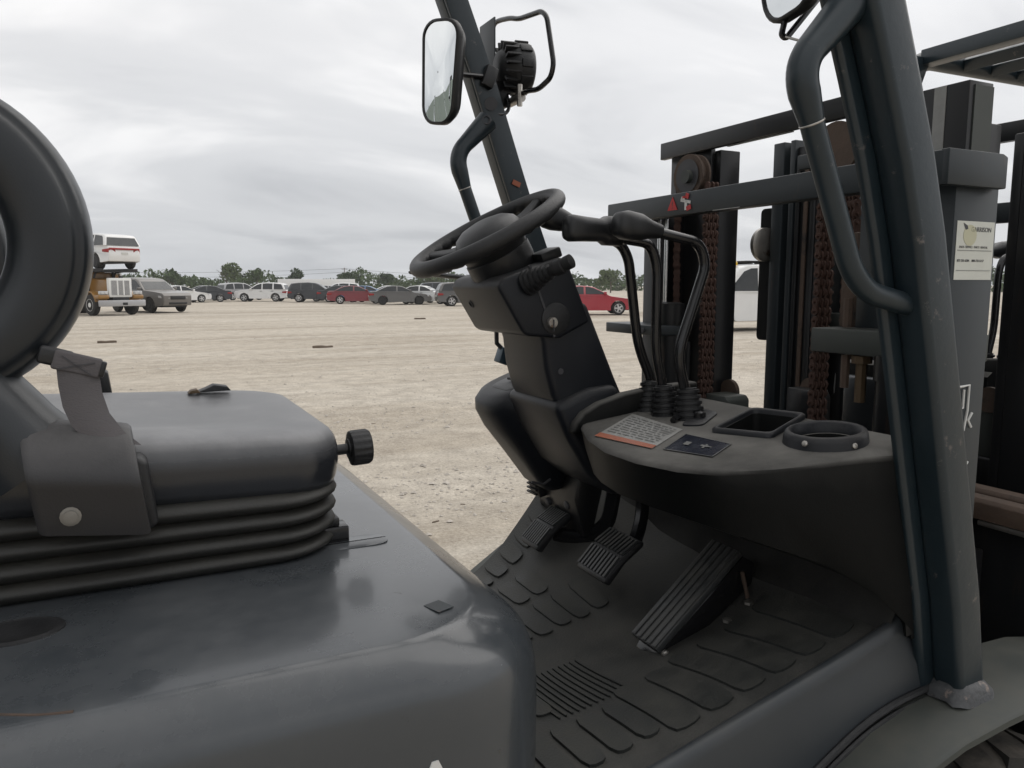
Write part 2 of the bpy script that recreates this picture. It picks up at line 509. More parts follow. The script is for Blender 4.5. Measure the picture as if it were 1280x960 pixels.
for r in rads:
    rows.append([(r * math.cos(2 * math.pi * k / NA), r * math.sin(2 * math.pi * k / NA), 0) for k in range(NA + 1)])
rows = [[(p[0], p[1], ground_z(p[0], p[1])) for p in row] for row in rows]
g.grid(rows)
go = g.build('ground', M_GROUND, angle=180)
tag(go, 'pale dusty caliche gravel yard', 'ground', kind='structure')

# ================================================================== the forklift
fork = empty('forklift', (0, 0, 0))
tag(fork, 'grey forklift with open cab, black vinyl seat and steering wheel, its side turned to us', 'forklift')

# ---------------------------------------------------------------- hood
def hood_ring(z, xf, hw, rc, xr=-0.62, n=8):
    P = []
    cx_, hx = (xf + xr) / 2, (xf - xr) / 2
    for p in rrect(hx, hw, rc, n):
        P.append((cx_ + p[0], p[1], z))
    return P
HR = [(0.50, .412, .545, .13), (0.80, .424, .552, .15), (0.95, .4345, .5570, .165), (1.02, .4370, .5595, .172), (1.05, .4355, .5598, .174), (1.070, .4315, .5590, .174), (1.084, .4255, .5572, .172), (1.096, .4170, .5542, .168), (1.107, .4060, .5495, .162), (1.117, .3930, .5432, .154),
      (1.126, .3780, .5355, .145), (1.1325, .3655, .5280, .137), (1.1362, .3590, .5238, .132), (1.1380, .3545, .5200, .130), (1.1388, .349, .515, .128), (1.1400, .33, .497, .12), (1.1420, .30, .47, .11), (1.1435, .18, .36, .09)]
h = MB().loft([hood_ring(*a) for a in HR])
hood = h.build('hood', M_HOOD, fork, angle=60)
MB().tube([(-.20, -.455, 1.1398), (-.15, -.480, 1.1396), (-.115, -.499, 1.1388), (-.085, -.513, 1.1378), (-.060, -.518, 1.1374)], .0022, 6, fil=.02).build('rust_seam', M_RUSTBAR, hood)
for (x0, y0, x1, y1) in ((.12, -.31, .127, -.317), (.205, -.36, .225, -.352), (.262, -.40, .268, -.412), (.235, -.30, .237, -.312), (.06, -.44, .066, -.443)):
    MB().tube([(x0, y0, 1.1418), ((x0 + x1) / 2 + .004, (y0 + y1) / 2, 1.1418), (x1, y1, 1.1414)], .0007, 5).build('scratch', M_INKGREY, hood)
# details on the hood
hm = MB().loft([[(-.121 + p[0], -.331 + p[1], 1.1432 + z) for p in [(.040 * s * math.cos(a * math.pi / 12), .030 * s * math.sin(a * math.pi / 12)) for a in range(24)]] for s, z in ((1.15, -.002), (1.12, .002), (1.0, .0035), (.92, .002))])
hm.build('rubber_plug', M_RUBBER, hood)
MB().box((.296, -.458, 1.1410), (.022, .026, .0012), Matrix.Rotation(R(20), 3, 'Z')).build('paint_patch', M_MAST, hood)
MB().loft([[(.268 + p[0], -.205 + p[1], z) for p in rrect(.046 - i, .024 - i, .022)] for i, z in ((0, 1.139), (0, 1.1432), (.004, 1.1446))]).build('raised_pad', M_HOOD, hood, angle=50)
for i, (px_, pz_) in enumerate(((.235, 1.005),)):
    for j, ch in enumerate('TOYOTA'):
        M = Matrix(((1, 0, 0, .226 - .056 * (5 - j)), (0, 0, -1, -.5605), (0, 1, 0, .972), (0, 0, 0, 1)))
        text_mesh(ch, .078, M_WHITEINK, 'letter', M, hood, .0008, 'LEFT', .0012)

# ---------------------------------------------------------------- seat
def seat_ring(z, xf, xr, hw, r, dz=0.0, n=7):
    cx_, hx = (xf + xr) / 2, (xf - xr) / 2
    return [(cx_ + p[0], p[1], z + dz * (p[0] / hx)) for p in rrect(hx, hw, r, n)]
def cushion():
    rings = []
    for z, ins in ((1.232, .016), (1.238, .004), (1.250, .0), (1.270, -.003), (1.290, -.002), (1.303, .001), (1.311, .006), (1.3155, .013), (1.3185, .024), (1.3205, .045), (1.321, .07), (1.318, .11), (1.314, .16)):
        rings.append(seat_ring(z, .252 - ins, -.30 + ins, .250 - ins, max(.03, .085 - ins * .4), dz=-.010))
    return MB().loft(rings)
seat = cushion().build('seat', M_VINYL, fork, angle=75)
b = MB()
rings = []
NB = 64
for k in range(NB + 1):
    t = k / NB
    z = lerp(1.143, 1.240, t)
    w = abs(math.sin(t * 4 * math.pi)) ** 0.75
    ins = .013 - .013 * w + .005 * (1 - t)
    rings.append(seat_ring(z, .252 - ins, -.34 + ins, .262 - ins, .095, dz=-.006 * t))
b.loft(rings)
b.build('bellows', M_BELLOWS, seat, angle=80)
# seat slide and its end
MB().span((.20, -.20, 1.142), (.262, -.165, 1.166)).build('slide_rail', M_GLOSS, seat, bevel=.002)
MB().span((.215, .165, 1.142), (.262, .20, 1.166)).build('slide_rail', M_GLOSS, seat, bevel=.002)
MB().span((.205, -.196, 1.166), (.250, -.170, 1.178)).build('slide_catch', M_BLACK, seat, bevel=.002)
# adjuster knob
k_ = MB().lathe([(.013, 0), (.013, .018), (.008, .02), (.008, .036), (.015, .037), (.015, .042)], (.246, -.12, 1.257), (1, 0, .04), 16)
kn = k_.build('knob_stalk', M_BLACK, seat)
k_ = MB()
prof = []
c0 = Vector((.285, -.12, 1.2585)); ax = Vector((1, 0, .04)).normalized()
u = Vector((0, 1, 0)); w_ = ax.cross(u)
rings = []
for r_, hgt in ((.019, 0), (.0255, .002), (.0265, .006), (.0265, .027), (.024, .031), (.015, .0325), (.003, .0325)):
    ring = []
    for i in range(64):
        a = 2 * math.pi * i / 64
        rr = r_ * (1 - (.045 if (i % 4) < 2 and .004 < hgt < .029 else 0))
        ring.append(c0 + ax * hgt + (u * math.cos(a) + w_ * math.sin(a)) * rr)
    rings.append(ring)
k_.loft(rings).build('adjuster_knob', M_RUBBER, seat, angle=25)
# torn scrap of trim on the far front edge
MB().prism([(.10, 1.3175), (.155, 1.318), (.15, 1.325), (.128, 1.329), (.115, 1.323)], .17, .20).build('torn_trim', M_RUBBER, seat, bevel=.001)
MB().prism([(.085, 1.3170), (.105, 1.318), (.10, 1.324), (.09, 1.322)], .16, .185).build('torn_trim', M_BRASS, seat, bevel=.001)

# backrest: pad behind the sitter with a looped side bolster
bk = MB()
rings = []
for z, dx, hw, th in ((1.33, 0, .20, .03), (1.36, .0, .225, .045), (1.50, -.015, .235, .052), (1.68, -.05, .225, .05), (1.80, -.085, .19, .042), (1.845, -.10, .14, .02)):
    rings.append([(-.34 + dx + p[0], p[1], z) for p in rrect(th, hw, min(th * .95, .045), 5)])
bk.loft(rings)
backrest = bk.build('backrest', M_VINYLB, fork, angle=75)
def bolster(y0, cx_, cz_, ax_, az_, tw, ty):
    mb = MB(); n = 72; m_ = 48
    P = []
    for i in range(n + 1):
        a = 2 * math.pi * i / n
        row = []
        for j in range(m_ + 1):
            t = 2 * math.pi * j / m_
            # superelliptic section, slightly creased outer welt
            cr, sr = math.cos(t), math.sin(t)
            k = tw * (abs(cr) ** .8) * (1 if cr > 0 else -1)
            ky = ty * (abs(sr) ** .8) * (1 if sr > 0 else -1)
            crease = .006 * math.exp(-((cr - .62) / .07) ** 2) if sr < 0 else 0
            rx, rz = ax_ + k, az_ + k
            row.append((cx_ + rx * math.cos(a), y0 + ky + crease, cz_ + rz * math.sin(a) - .10 * (rx * math.cos(a)) * 0))
        P.append(row)
    mb.grid(P)
    return mb
bolster(-.225, -.193, 1.548, .122, .132, .042, .050).build('side_bolster', M_VINYLB, backrest, angle=80)
bolster(.225, -.31, 1.548, .112, .132, .042, .050).build('side_bolster', M_VINYLB, backrest, angle=80)
bb = MB().tube([(-.10, -.235, 1.30), (-.145, -.235, 1.36), (-.20, -.23, 1.42)], [.06, .055, .05], 16, fil=.04)
bb.build('bolster_foot', M_VINYLB, backrest)
bb = MB().tube([(-.22, .225, 1.30), (-.25, .225, 1.36), (-.30, .225, 1.42)], [.05, .05, .045], 16, fil=.04)
bb.build('bolster_foot', M_VINYLB, backrest)

# belt retractor housing with belt
rt = MB()
rings = []
for x_, sc in ((-.104, .93), (-.101, .985), (-.096, 1.0), (-.006, 1.0), (.001, .985), (.004, .94)):
    ring = []
    for y_, z_ in ((-.243, 1.228), (-.243, 1.340), (-.249, 1.347), (-.258, 1.349), (-.270, 1.345), (-.284, 1.335), (-.297, 1.320), (-.307, 1.301), (-.311, 1.288), (-.310, 1.280), (-.309, 1.250), (-.307, 1.228)):
        yy = -.279 + (y_ + .279) * sc; zz = 1.287 + (z_ - 1.287) * sc
        ring.append((x_ + (zz - 1.287) * -.12, yy, zz - .13 * (x_ + .045)))
    rings.append(ring)
rt.loft(rings)
ret = rt.build('belt_retractor', M_RETR, seat, angle=50)
pr = [(-.03, 1.226), (.012, 1.222), (.020, 1.228), (.012, 1.300), (.004, 1.306), (-.03, 1.300)]
MB().prism(pr, -.288, -.242).build('retractor_bracket', M_RUBBER, ret, bevel=.008, seg=3)
MB().lathe([(.0105, -.002), (.0105, .0025), (.0072, .003), (.0072, .006), (.003, .0065)], (-.066, -.3085, 1.254), (0, -1, 0), 14).build('retractor_bolt', M_PLATED, ret)
st = MB()
path = [(-.012, -.275, 1.330), (-.028, -.272, 1.352), (-.044, -.268, 1.385), (-.052, -.266, 1.418)]
P = []
for th in (-.0016, .0016):
    for i, p in enumerate(path):
        pass
ctr = [Vector((-.022, -.285, 1.326)), Vector((-.036, -.281, 1.342)), Vector((-.046, -.276, 1.362)), Vector((-.0505, -.272, 1.385)), Vector((-.052, -.270, 1.412))]
hw_ = [.029, .026, .023, .0215, .021]
top = []; bot = []
for i, p in enumerate(ctr):
    d = Vector((1, .0, -.22)).normalized()
    row = []
    for j in range(7):
        s_ = -1 + 2 * j / 6
        row.append(p + d * hw_[i] * s_ + Vector((0, .004 * (s_ * s_), 0)))
    top.append(row); bot.append([q + Vector((-.0, .0022, 0)) for q in row])
st.grid(top); st.grid(bot)
belt = st.build('seat_belt', M_WEB, seat, angle=80, recalc=False)
tg = MB()
d = Vector((1, .0, -.30)).normalized(); n_ = Vector((.30, 0, 1)).normalized(); c = Vector((-.052, -.269, 1.414))
RM = Matrix((d, Vector((0, 1, 0)), n_)).transposed()
tg.box(c, (.048, .007, .022), RM)
tgo = tg.build('belt_fold', M_WEB, belt, bevel=.003, seg=3)
MB().box(c + Vector((-.020, .002, .008)), (.034, .009, .020), RM).build('buckle_tongue', M_BLACK, belt, bevel=.004, seg=3)
MB().box(c + Vector((.0245, .001, -.0075)), (.006, .009, .018), RM).build('buckle_tongue', M_BLACK, belt, bevel=.002)
for a in (24, -24):
    MB().box(c + Vector((0, -.0042, -.002)), (.036, .0008, .0012), RM @ Matrix.Rotation(R(a), 3, 'Y')).build('stitching', M_INK, belt)
MB().prism([(-.065, 1.31), (-.03, 1.31), (-.035, 1.352), (-.048, 1.358), (-.056, 1.352)], .25, .285).build('belt_buckle', M_BLACK, seat, bevel=.004, seg=3)

# ---------------------------------------------------------------- floor, mat, sill, fender
ZR = [(.38, .815), (.60, .852), (.75, .888), (.95, .935), (1.05, .962), (1.12, .985)]
ZL = [(.38, .790), (.66, .792), (.72, .802), (.75, .822), (.80, .864), (.85, .922), (.90, .985), (.94, 1.03)]
ZC = [(.38, .805), (.62, .812), (.80, .832), (.92, .865), (1.0, .915), (1.08, .975)]
def floor_z(x, y):
    a, c_, l = interp(ZR, x), interp(ZC, x), interp(ZL, x)
    if y < -.05:
        t = min(1, (-.05 - y) / .40)
        return lerp(c_, a, t * t * (3 - 2 * t))
    t = min(1, (y + .05) / .47)
    return lerp(c_, l, t ** 1.6)
xs = [.38 + .02 * i for i in range(36)]
ys = [.425 - .025 * j for j in range(36)] + [-.46]
fm = MB()
P = [[(x_, y_, floor_z(x_, y_)) for y_ in ys] for x_ in xs]
fm.grid(P)
fm.grid([[(p[0], p[1], p[2] - .02) for p in row] for row in P])
floor = fm.build('floor_mat', M_MAT, fork, angle=70, recalc=False)
def pad(x0, x1, y0, y1, name='mat_pad', hgt=.004, m=M_MATPAD, sk=0.0, n=5, r=.012):
    """raised pad that follows the floor; x0..x1 long, y0..y1 wide, sk shears it along x"""
    ya, yb = min(y0, y1), max(y0, y1)
    nx, ny = 3, max(4, int((yb - ya) / .018))
    rows_ = []
    for i_ in range(-1, nx + 2):
        row = []
        for j_ in range(-1, ny + 2):
            u_, v_ = min(nx, max(0, i_)) / nx, min(ny, max(0, j_)) / ny
            X_, Y_ = lerp(x0, x1, u_), lerp(ya, yb, v_)
            # clipped corners
            if i_ in (0, -1, nx, nx + 1) and j_ in (0, -1, ny, ny + 1):
                X_ += (r * .35 if i_ <= 0 else -r * .35); Y_ += (r * .35 if j_ <= 0 else -r * .35)
            edge = i_ < 0 or j_ < 0 or i_ > nx or j_ > ny
            row.append((X_ + sk * Y_, Y_, floor_z(X_, Y_) + (-.004 if edge else hgt)))
        rows_.append(row)
    mb = MB().grid(rows_)
    return mb.build(name, m, floor, angle=35, weld=False, recalc=False)
# broad ribs by the outer edge, and the shorter blocks next to the seat
for i in range(6):
    x0 = .665 + i * .062
    pad(x0, x0 + .050, -.235 - (.02 if i < 2 else 0), -.425)
for i in range(5):
    x0 = .44 + i * .046
    pad(x0, x0 + .034, -.285, -.405, hgt=.005)
for i in range(12):
    x0 = .565 + i * .0115
    pad(x0, x0 + .0045, -.265, -.10, 'mat_rib', hgt=.0035, r=.002)
for i in range(6):
    x0 = .46 + i * .045
    pad(x0, x0 + .036, .02, .16 + .01 * (i % 2))
for i in range(4):
    x0 = .42 + i * .04
    pad(x0, x0 + .034, -.24, -.03, hgt=.004)
for i in range(5):
    x0 = .585 + i * .044
    pad(x0, x0 + .034, .175, .290)
for i in range(3):
    x0 = .735 + i * .044
    pad(x0, x0 + .034, .03, .155)
for i in range(6):
    x0 = .700 + i * .040
    pad(x0, x0 + (.031 if i < 3 else .027), .322 + .004 * i, .408, hgt=.0055, r=.008)
# side sill: lip, outer panel
sl = MB()
rows = []
for x_ in [.38 + .0375 * i for i in range(21)]:
    zt_ = interp(ZR, x_) if x_ < 1.06 else lerp(.966, 1.03, (x_ - 1.06) / .07)
    zl_ = interp([(.38, .52), (.70, .70), (.86, .80), (.95, .842), (1.02, .860), (1.15, .870)], x_)
    rows.append([(x_, -.454, zt_ - .02), (x_, -.457, zt_ + .006), (x_, -.460, zt_ + .0105), (x_, -.466, zt_ + .0125), (x_, -.4725, zt_ + .0105), (x_, -.4770, zt_ + .004), (x_, -.4795, zt_ - .006),
                 (x_, -.484, zt_ - .03), (x_, -.496, lerp(zt_, zl_, .6)), (x_, -.500, zl_), (x_, -.47, zl_ - .01)])
sl.grid(rows)
sill = sl.build('side_sill', M_SILL, fork, angle=60, recalc=False)
sl2 = MB().grid([[(x_, .426, interp(ZL, x_) - .004), (x_, .440, interp(ZL, x_) - .03), (x_, .444, interp(ZL, x_) - .08), (x_, .446, .45)] for x_ in [.38 + .03 * i for i in range(19)]])
sl2.build('side_sill', M_SILL, fork, angle=60, recalc=False)
seam = MB().tube([(.60, -.503, .655), (.72, -.503, .716), (.86, -.503, .803), (.95, -.503, .846), (1.02, -.503, .864), (1.13, -.503, .873)], .006, 8, fil=.06)
seam.build('rubber_seam', M_RUBBER, sill)
seam = MB().tube([(.60, -.507, .642), (.72, -.507, .702), (.86, -.507, .789), (.95, -.507, .832), (1.02, -.507, .850), (1.13, -.507, .860)], .005, 8, fil=.06)
seam.build('rubber_seam', M_RUBBER, sill)
def fender(sg):
    mb = MB()
    pts = [(.58, .60), (.70, .675), (.80, .745), (.88, .795), (.96, .832), (1.04, .852), (1.14, .862), (1.26, .866), (1.40, .860), (1.50, .84)]
    top = []; und = []
    for x_, z_ in pts:
        yo = -.605 if x_ < 1.2 else -.605 + (x_ - 1.2) * .02
        row = [(x_, -.44, z_ + .004), (x_, -.52, z_ + .004), (x_, yo + .006, z_ + .002), (x_, yo, z_ - .004), (x_, yo, z_ - .014), (x_, yo + .008, z_ - .02), (x_, -.44, z_ - .018)]
        top.append([(p[0], sg * p[1], p[2]) for p in row])
    mb.loft(top, closed=True)
    return mb.build('fender', M_FENDER, fork, angle=45)
fender(1); fender(-1)
def wheel(cx_, cy_, cz_, r, w, name='front_wheel', treads=26):
    mb = MB()
    prof = [(r * .55, -w / 2 + .02), (r * .80, -w / 2), (r * .93, -w / 2 + .012), (r * .985, -w / 2 + .04), (r, -w * .18), (r, w * .18), (r * .985, w / 2 - .04), (r * .93, w / 2 - .012), (r * .80, w / 2), (r * .55, w / 2 - .02)]
    mb.lathe(prof, (cx_, cy_, cz_), (0, 1, 0), 48)
    for i in range(treads):
        a = 2 * math.pi * i / treads
        for s_ in (-1, 1):
            c_ = Vector((cx_ + math.cos(a + .06 * s_) * r * .972, cy_ + s_ * w * .24, cz_ + math.sin(a + .06 * s_) * r * .972))
            mb.box(c_, (.03, w * .40, .055), Matrix.Rotation(-a, 3, 'Y') @ Matrix.Rotation(s_ * R(22), 3, 'X'))
    t_ = mb.build(name, M_TYRE, fork, angle=35)
    rm = MB().lathe([(r * .54, w / 2 - .03), (r * .53, w / 2 - .012), (r * .49, w / 2 - .012), (r * .47, w / 2 - .018), (r * .2, w / 2 - .018), (r * .18, w / 2 + .01), (.01, w / 2 + .012)], (cx_, cy_, cz_), (0, 1 if cy_ > 0 else -1, 0), 32)
    rm.build('rim', M_FENDER, t_, angle=35)
    return t_
for s_ in (-1, 1):
    wheel(1.16, s_ * .50, .385, .385, .22)
    wheel(-.62, s_ * .47, .27, .27, .16, 'rear_wheel', 18)

# chassis under the floor and counterweight behind the seat
MB().prism([(-.6, .25), (.98, .25), (1.03, .60), (1.03, .86), (.80, .78), (.50, .76), (-.6, .76)], -.36, .36).build('chassis', M_MASTBLK, fork, bevel=.01)
ax_ = MB().tube([(1.16, -.41, .385), (1.16, .41, .385)], .09, 16)
ax_.build('drive_axle', M_MASTBLK, fork)
cw = MB()
rings = []
for z_, xf, xr, hw in ((.22, -.55, -.86, .46), (.32, -.55, -.98, .54), (.60, -.55, -1.04, .565), (.90, -.58, -1.05, .56), (1.02, -.62, -1.03, .54), (1.08, -.64, -.98, .50), (1.095, -.66, -.92, .44)):
    cx_, hx = (xf + xr) / 2, (xf - xr) / 2
    rings.append([(cx_ + p[0], p[1], z_) for p in rrect(hx, hw, min(.15, hx * .8), 6)])
cw.loft(rings).build('counterweight', M_FRAME, fork, angle=50)

# ---------------------------------------------------------------- console (dash) with tray and cup pocket
ST = [  # y, x of the rear edge, top drop, z of bottom rear edge, x of bottom rear edge
    (.060, .800, 0, 1.130, .850), (.00, .762, 0, 1.130, .800), (-.08, .728, 0, 1.136, .765), (-.17, .705, 0, 1.140, .742), (-.26, .705, 0, 1.140, .745), (-.34, .722, 0, 1.136, .765),
    (-.40, .755, 0, 1.122, .805), (-.44, .812, .0, 1.098, .868), (-.466, .880, .002, 1.070, .930), (-.482, .945, .006, 1.035, .985), (-.490, .995, .012, .990, 1.035), (-.494, 1.035, .020, .965, 1.060)]
def ztop(x_):
    return 1.2295 + .115 * (x_ - .72)
cs = MB()
rings = []
for y_, xr, dr, zb, xb in ST:
    zr = ztop(xr)
    XF = 1.085
    rings.append([(XF, y_, .955), (XF, y_, 1.10), (1.075, y_, ztop(1.075) - dr - .015), (1.055, y_, ztop(1.055) - dr), (lerp(xr, 1.055, .6), y_, ztop(lerp(xr, 1.055, .6)) - dr), (lerp(xr, 1.055, .2), y_, ztop(lerp(xr, 1.055, .2)) - dr),
                  (xr + .014, y_, zr - dr + .0015), (xr + .004, y_, zr - dr - .0015), (xr, y_, zr - dr - .007), (lerp(xr, xb, .30), y_, lerp(zr - dr, zb, .45)), (lerp(xr, xb, .8), y_, lerp(zr - dr, zb, .93)), (xb + .006, y_, zb),
                  (min(1.05, xb + .08), y_, zb - .004 if zb > 1.08 else zb - .004), (1.06, y_, min(zb + .02, 1.12) if zb > 1.1 else zb - .003), (1.062, y_, .955)])
cs.loft(rings)
console = cs.build('console', M_CONSOLE, fork, angle=50)
MB().prism([(.752, 1.215), (.758, 1.238), (.775, 1.256), (.81, 1.273), (.87, 1.288), (.95, 1.298), (1.05, 1.302), (1.05, 1.215)], .010, .036).build('console_ridge', M_CONSOLE, console, bevel=.006, seg=3)
TRAY = [(1.035, -.165), (1.058, -.268), (.925, -.322), (.888, -.222)]
def polyring(poly, ins, zf):
    c_ = Vector((sum(p[0] for p in poly) / len(poly), sum(p[1] for p in poly) / len(poly)))
    out = []
    n = len(poly)
    for i in range(n):
        p0, p1, p2 = Vector(poly[i - 1]), Vector(poly[i]), Vector(poly[(i + 1) % n])
        a = (p0 - p1).normalized(); b_ = (p2 - p1).normalized()
        q = p1 + (a + b_).normalized() * ins * 1.3
        rr = .014
        A = q + a * rr; B = q + b_ * rr
        for k in range(5):
            t = k / 4
            w2 = (1 - t) ** 2 * A + 2 * t * (1 - t) * q + t * t * B
            out.append((w2.x, w2.y, zf(w2.x)))
    return out
tray_cut = MB().loft([polyring(TRAY, .012, lambda x_: 1.185), polyring(TRAY, .004, lambda x_: 1.30)])
CUPC = (.968, -.392)
cup_cut = MB().lathe([(.040, 0), (.046, .12)], (CUPC[0], CUPC[1], 1.18), (0, 0, 1), 32)
cut(console, [tray_cut, cup_cut])
for p in console.data.polygons: p.use_smooth = True
console.data.set_sharp_from_angle(angle=R(40))
zt = ztop
MB().loft([polyring(TRAY, -.003, lambda x_: zt(x_) - .002), polyring(TRAY, -.003, lambda x_: zt(x_) + .006), polyring(TRAY, .0, lambda x_: zt(x_) + .009), polyring(TRAY, .003, lambda x_: zt(x_) + .009), polyring(TRAY, .006, lambda x_: zt(x_) + .006), polyring(TRAY, .006, lambda x_: zt(x_) - .02)], cap=False).build('tray_rim', M_COLUMN, console, angle=60)
cupz = zt(CUPC[0])
cupr = MB()
rings = []
for r_, z_ in ((.0640, -.004), (.0620, .010), (.0600, .0165), (.0570, .0190), (.0535, .0190), (.0505, .016), (.0480, .0), (.0440, -.05), (.039, -.055)):
    rings.append([(CUPC[0] + r_ * math.cos(2 * math.pi * i / 40) * 1.0, CUPC[1] + r_ * math.sin(2 * math.pi * i / 40), cupz + z_ + .10 * r_ * math.cos(2 * math.pi * i / 40)) for i in range(40)])
cupr.loft(rings, cap=False)
cup = cupr.build('cup_holder', M_COLUMN, console, angle=60)
for a in (195, 262, 10, 100):
    MB().lathe([(.0046, -.002), (.0046, .0015), (.003, .0026), (.001, .0026)], (CUPC[0] + .0630 * math.cos(R(a)), CUPC[1] + .0630 * math.sin(R(a)), cupz + .004), (math.cos(R(a)), math.sin(R(a)), .25), 10).build('screw', M_STEEL, cup)
def top_quad(mb, P_, up=.0006):
    mb.add([(p[0], p[1], zt(p[0]) + up) for p in P_], [(0, 1, 2, 3)])
    return mb
SQ = [(.880, .000), (.866, -.172), (.755, -.232), (.735, -.090)]
def inq(u_, v_, Q=SQ):
    a = Vector(Q[0]).lerp(Vector(Q[1]), u_); b_ = Vector(Q[3]).lerp(Vector(Q[2]), u_)
    p = a.lerp(b_, v_); return (p.x, p.y)
top_quad(MB(), SQ, .0012).build('instruction_label', M_PAPER, console)
top_quad(MB(), [inq(0, .86), inq(1, .86), inq(1, 1), inq(0, 1)], .0022).build('label_band', M_ORANGE, console)
lines = MB()
for r_ in range(9):
    v0 = .10 + r_ * .08
    u0 = .06
    while u0 < .90:
        l_ = random.uniform(.04, .2)
        top_quad(lines, [inq(u0, v0), inq(min(.94, u0 + l_), v0), inq(min(.94, u0 + l_), v0 + .022), inq(u0, v0 + .022)], .0022)
        u0 += l_ + .03
lines.build('label_print', M_INKGREY, console)
S2 = [(.850, -.200), (.858, -.305), (.790, -.338), (.765, -.248)]
top_quad(MB(), S2, .0012).build('warning_label', M_NAVY, console)
fr = MB()
for a, b_, c_, d_ in ((0, 0, 1, .03), (0, .97, 1, 1), (0, 0, .02, 1), (.98, 0, 1, 1)):
    top_quad(fr, [inq(a, b_, S2), inq(c_, b_, S2), inq(c_, d_, S2), inq(a, d_, S2)], .002)
fr.build('label_frame', M_INKGREY, console)
fg = MB()
for a, b_, c_, d_ in ((.55, .42, .70, .52), (.62, .36, .66, .62), (.70, .45, .78, .49), (.22, .40, .34, .60)):
    top_quad(fg, [inq(a, b_, S2), inq(c_, b_, S2), inq(c_, d_, S2), inq(a, d_, S2)], .0025)
fg.build('label_pictogram', M_INKGREY, console)
# socket plate between the levers and the tray
sp_ = [(.985, -.070), (.985, -.128), (.905, -.178), (.880, -.150)]
MB().loft([polyring(sp_, 0, lambda x_: zt(x_) - .001), polyring(sp_, 0, lambda x_: zt(x_) + .003), polyring(sp_, .002, lambda x_: zt(x_) + .004)]).build('socket_plate', M_COLUMN, console, angle=40)
MB().lathe([(.012, 0), (.012, .010), (.009, .013), (.008, .008), (.001, .008)], (.935, -.133, zt(.935) + .003), (0, 0, 1), 18).build('socket', M_GLOSS, console)
MB().tube([(.885, -.120, zt(.9) + .003), (.925, -.100, zt(.93) + .010), (.975, -.090, zt(.98) + .004)], .006, 8, fil=.02).build('cable', M_GLOSS, console)
# seam strip along the rear face of the console
MB().tube([(.803, .01, 1.143), (.768, -.09, 1.147), (.748, -.18, 1.150), (.750, -.26, 1.150), (.770, -.34, 1.146), (.822, -.408, 1.128)], .0022, 6, fil=.04).build('console_seam', M_COLUMN, console)
# kick board behind the pedals and painted cowl facing the mast
MB().grid([[(1.02 + .0 * y_, y_, floor_z(1.0, y_) - .03), (1.058, y_, 1.0), (1.066, y_, 1.16)] for y_ in (.42, .2, 0, -.2, -.40, -.47)]).build('kick_board', M_CONSOLE, fork, recalc=False)
cwl = MB().prism([(1.088, .84), (1.125, .84), (1.112, 1.18), (1.106, 1.215), (1.098, 1.222), (1.090, 1.220)], -.47, .47)
cowl = cwl.build('cowl', M_HOOD, fork, bevel=.004)
MB().span((1.10, -.18, .92), (1.132, .22, 1.05)).build('cowl_panel', M_BLACK, cowl, bevel=.006)

# ---------------------------------------------------------------- steering column
lo = MB()
PR = [(.690, 1.44), (.80, 1.47), (.872, 1.315), (.955, 1.15), (.935, 1.085), (.865, 1.080), (.81, 1.13), (.765, 1.20), (.742, 1.262), (.728, 1.285), (.712, 1.34), (.706, 1.39)]
lo.prism(PR, .045, .235)
colm = lo.build('steering_column', M_COLUMN, fork, bevel=.014, seg=3)
bt = MB().prism([(.722, 1.272), (.80, 1.30), (.868, 1.305), (.935, 1.10), (.868, 1.072), (.805, 1.122), (.752, 1.205)], .028, .252)
bt.build('column_boot', M_COLUMN, colm, bevel=.018, seg=3)
up_ = MB()
UP = [(.602, 1.496), (.612, 1.512), (.735, 1.552), (.748, 1.545), (.800, 1.43), (.735, 1.40), (.668, 1.405), (.655, 1.410)]
up_.prism(UP, .030, .258)
upper = up_.build('column_cowl', M_COLUMN, colm, bevel=.010, seg=3)
# cowl seam, key switch disc, screws
MB().prism([(.664, 1.535), (.668, 1.537), (.722, 1.404), (.718, 1.402)], .0285, .034).build('cowl_seam', M_INK, upper)
MB().lathe([(.030, 0), (.030, .004), (.027, .006), (.001, .006)], (.722, .032, 1.437), (0, -1, 0), 28).build('key_plate', M_RUBBER, upper)
ky = MB().lathe([(.0105, 0), (.0105, .010), (.009, .012), (.001, .012)], (.711, .030, 1.430), (0, -1, 0), 18).build('key_switch', M_STEEL, upper)
MB().box((.711, .0175, 1.425), (.0018, .003, .022)).build('key_slot', M_INK, ky)
for x_, y_, z_ in ((.6235, .20, 1.462), (.6235, .085, 1.466)):
    n_ = Vector((-.85, 0, -.52)).normalized()
    MB().lathe([(.0085, -.004), (.0085, .002), (.006, .0025), (.006, -.001), (.001, -.001)], (x_, y_, z_), n_, 14).build('screw_recess', M_INK, upper)
for x_, z_ in ((.742, 1.335),):
    MB().lathe([(.006, -.002), (.006, .002), (.001, .002)], (x_, .045, z_), (0, -1, 0), 12).build('screw', M_INK, colm)
# gear stalk with ribbed boot
a = Vector((.664, .035, 1.503)); b_ = Vector((.712, -.045, 1.543)); dr = (b_ - a)
rings_ = [(.0245, 0)]
for i in range(6):
    t = i * .095
    rr = .0245 - i * .0021
    rings_ += [(rr, t), (rr, t + .055), (rr - .004, t + .06), (rr - .004, t + .09)]
rings_ += [(.012, .60), (.0125, .64), (.0145, .66), (.0145, .80), (.0115, .82), (.0115, .84), (.013, .86), (.013, .985), (.010, 1.0), (.001, 1.0)]
MB().lathe([(r_, t * dr.length) for r_, t in rings_], a, dr, 22).build('gear_stalk', M_RUBBER, colm, angle=40)
MB().box((.725, .075, 1.556), (.045, .05, .02), Matrix.Rotation(R(-20), 3, 'Y')).build('stalk_clip', M_BLACK, colm, bevel=.004)
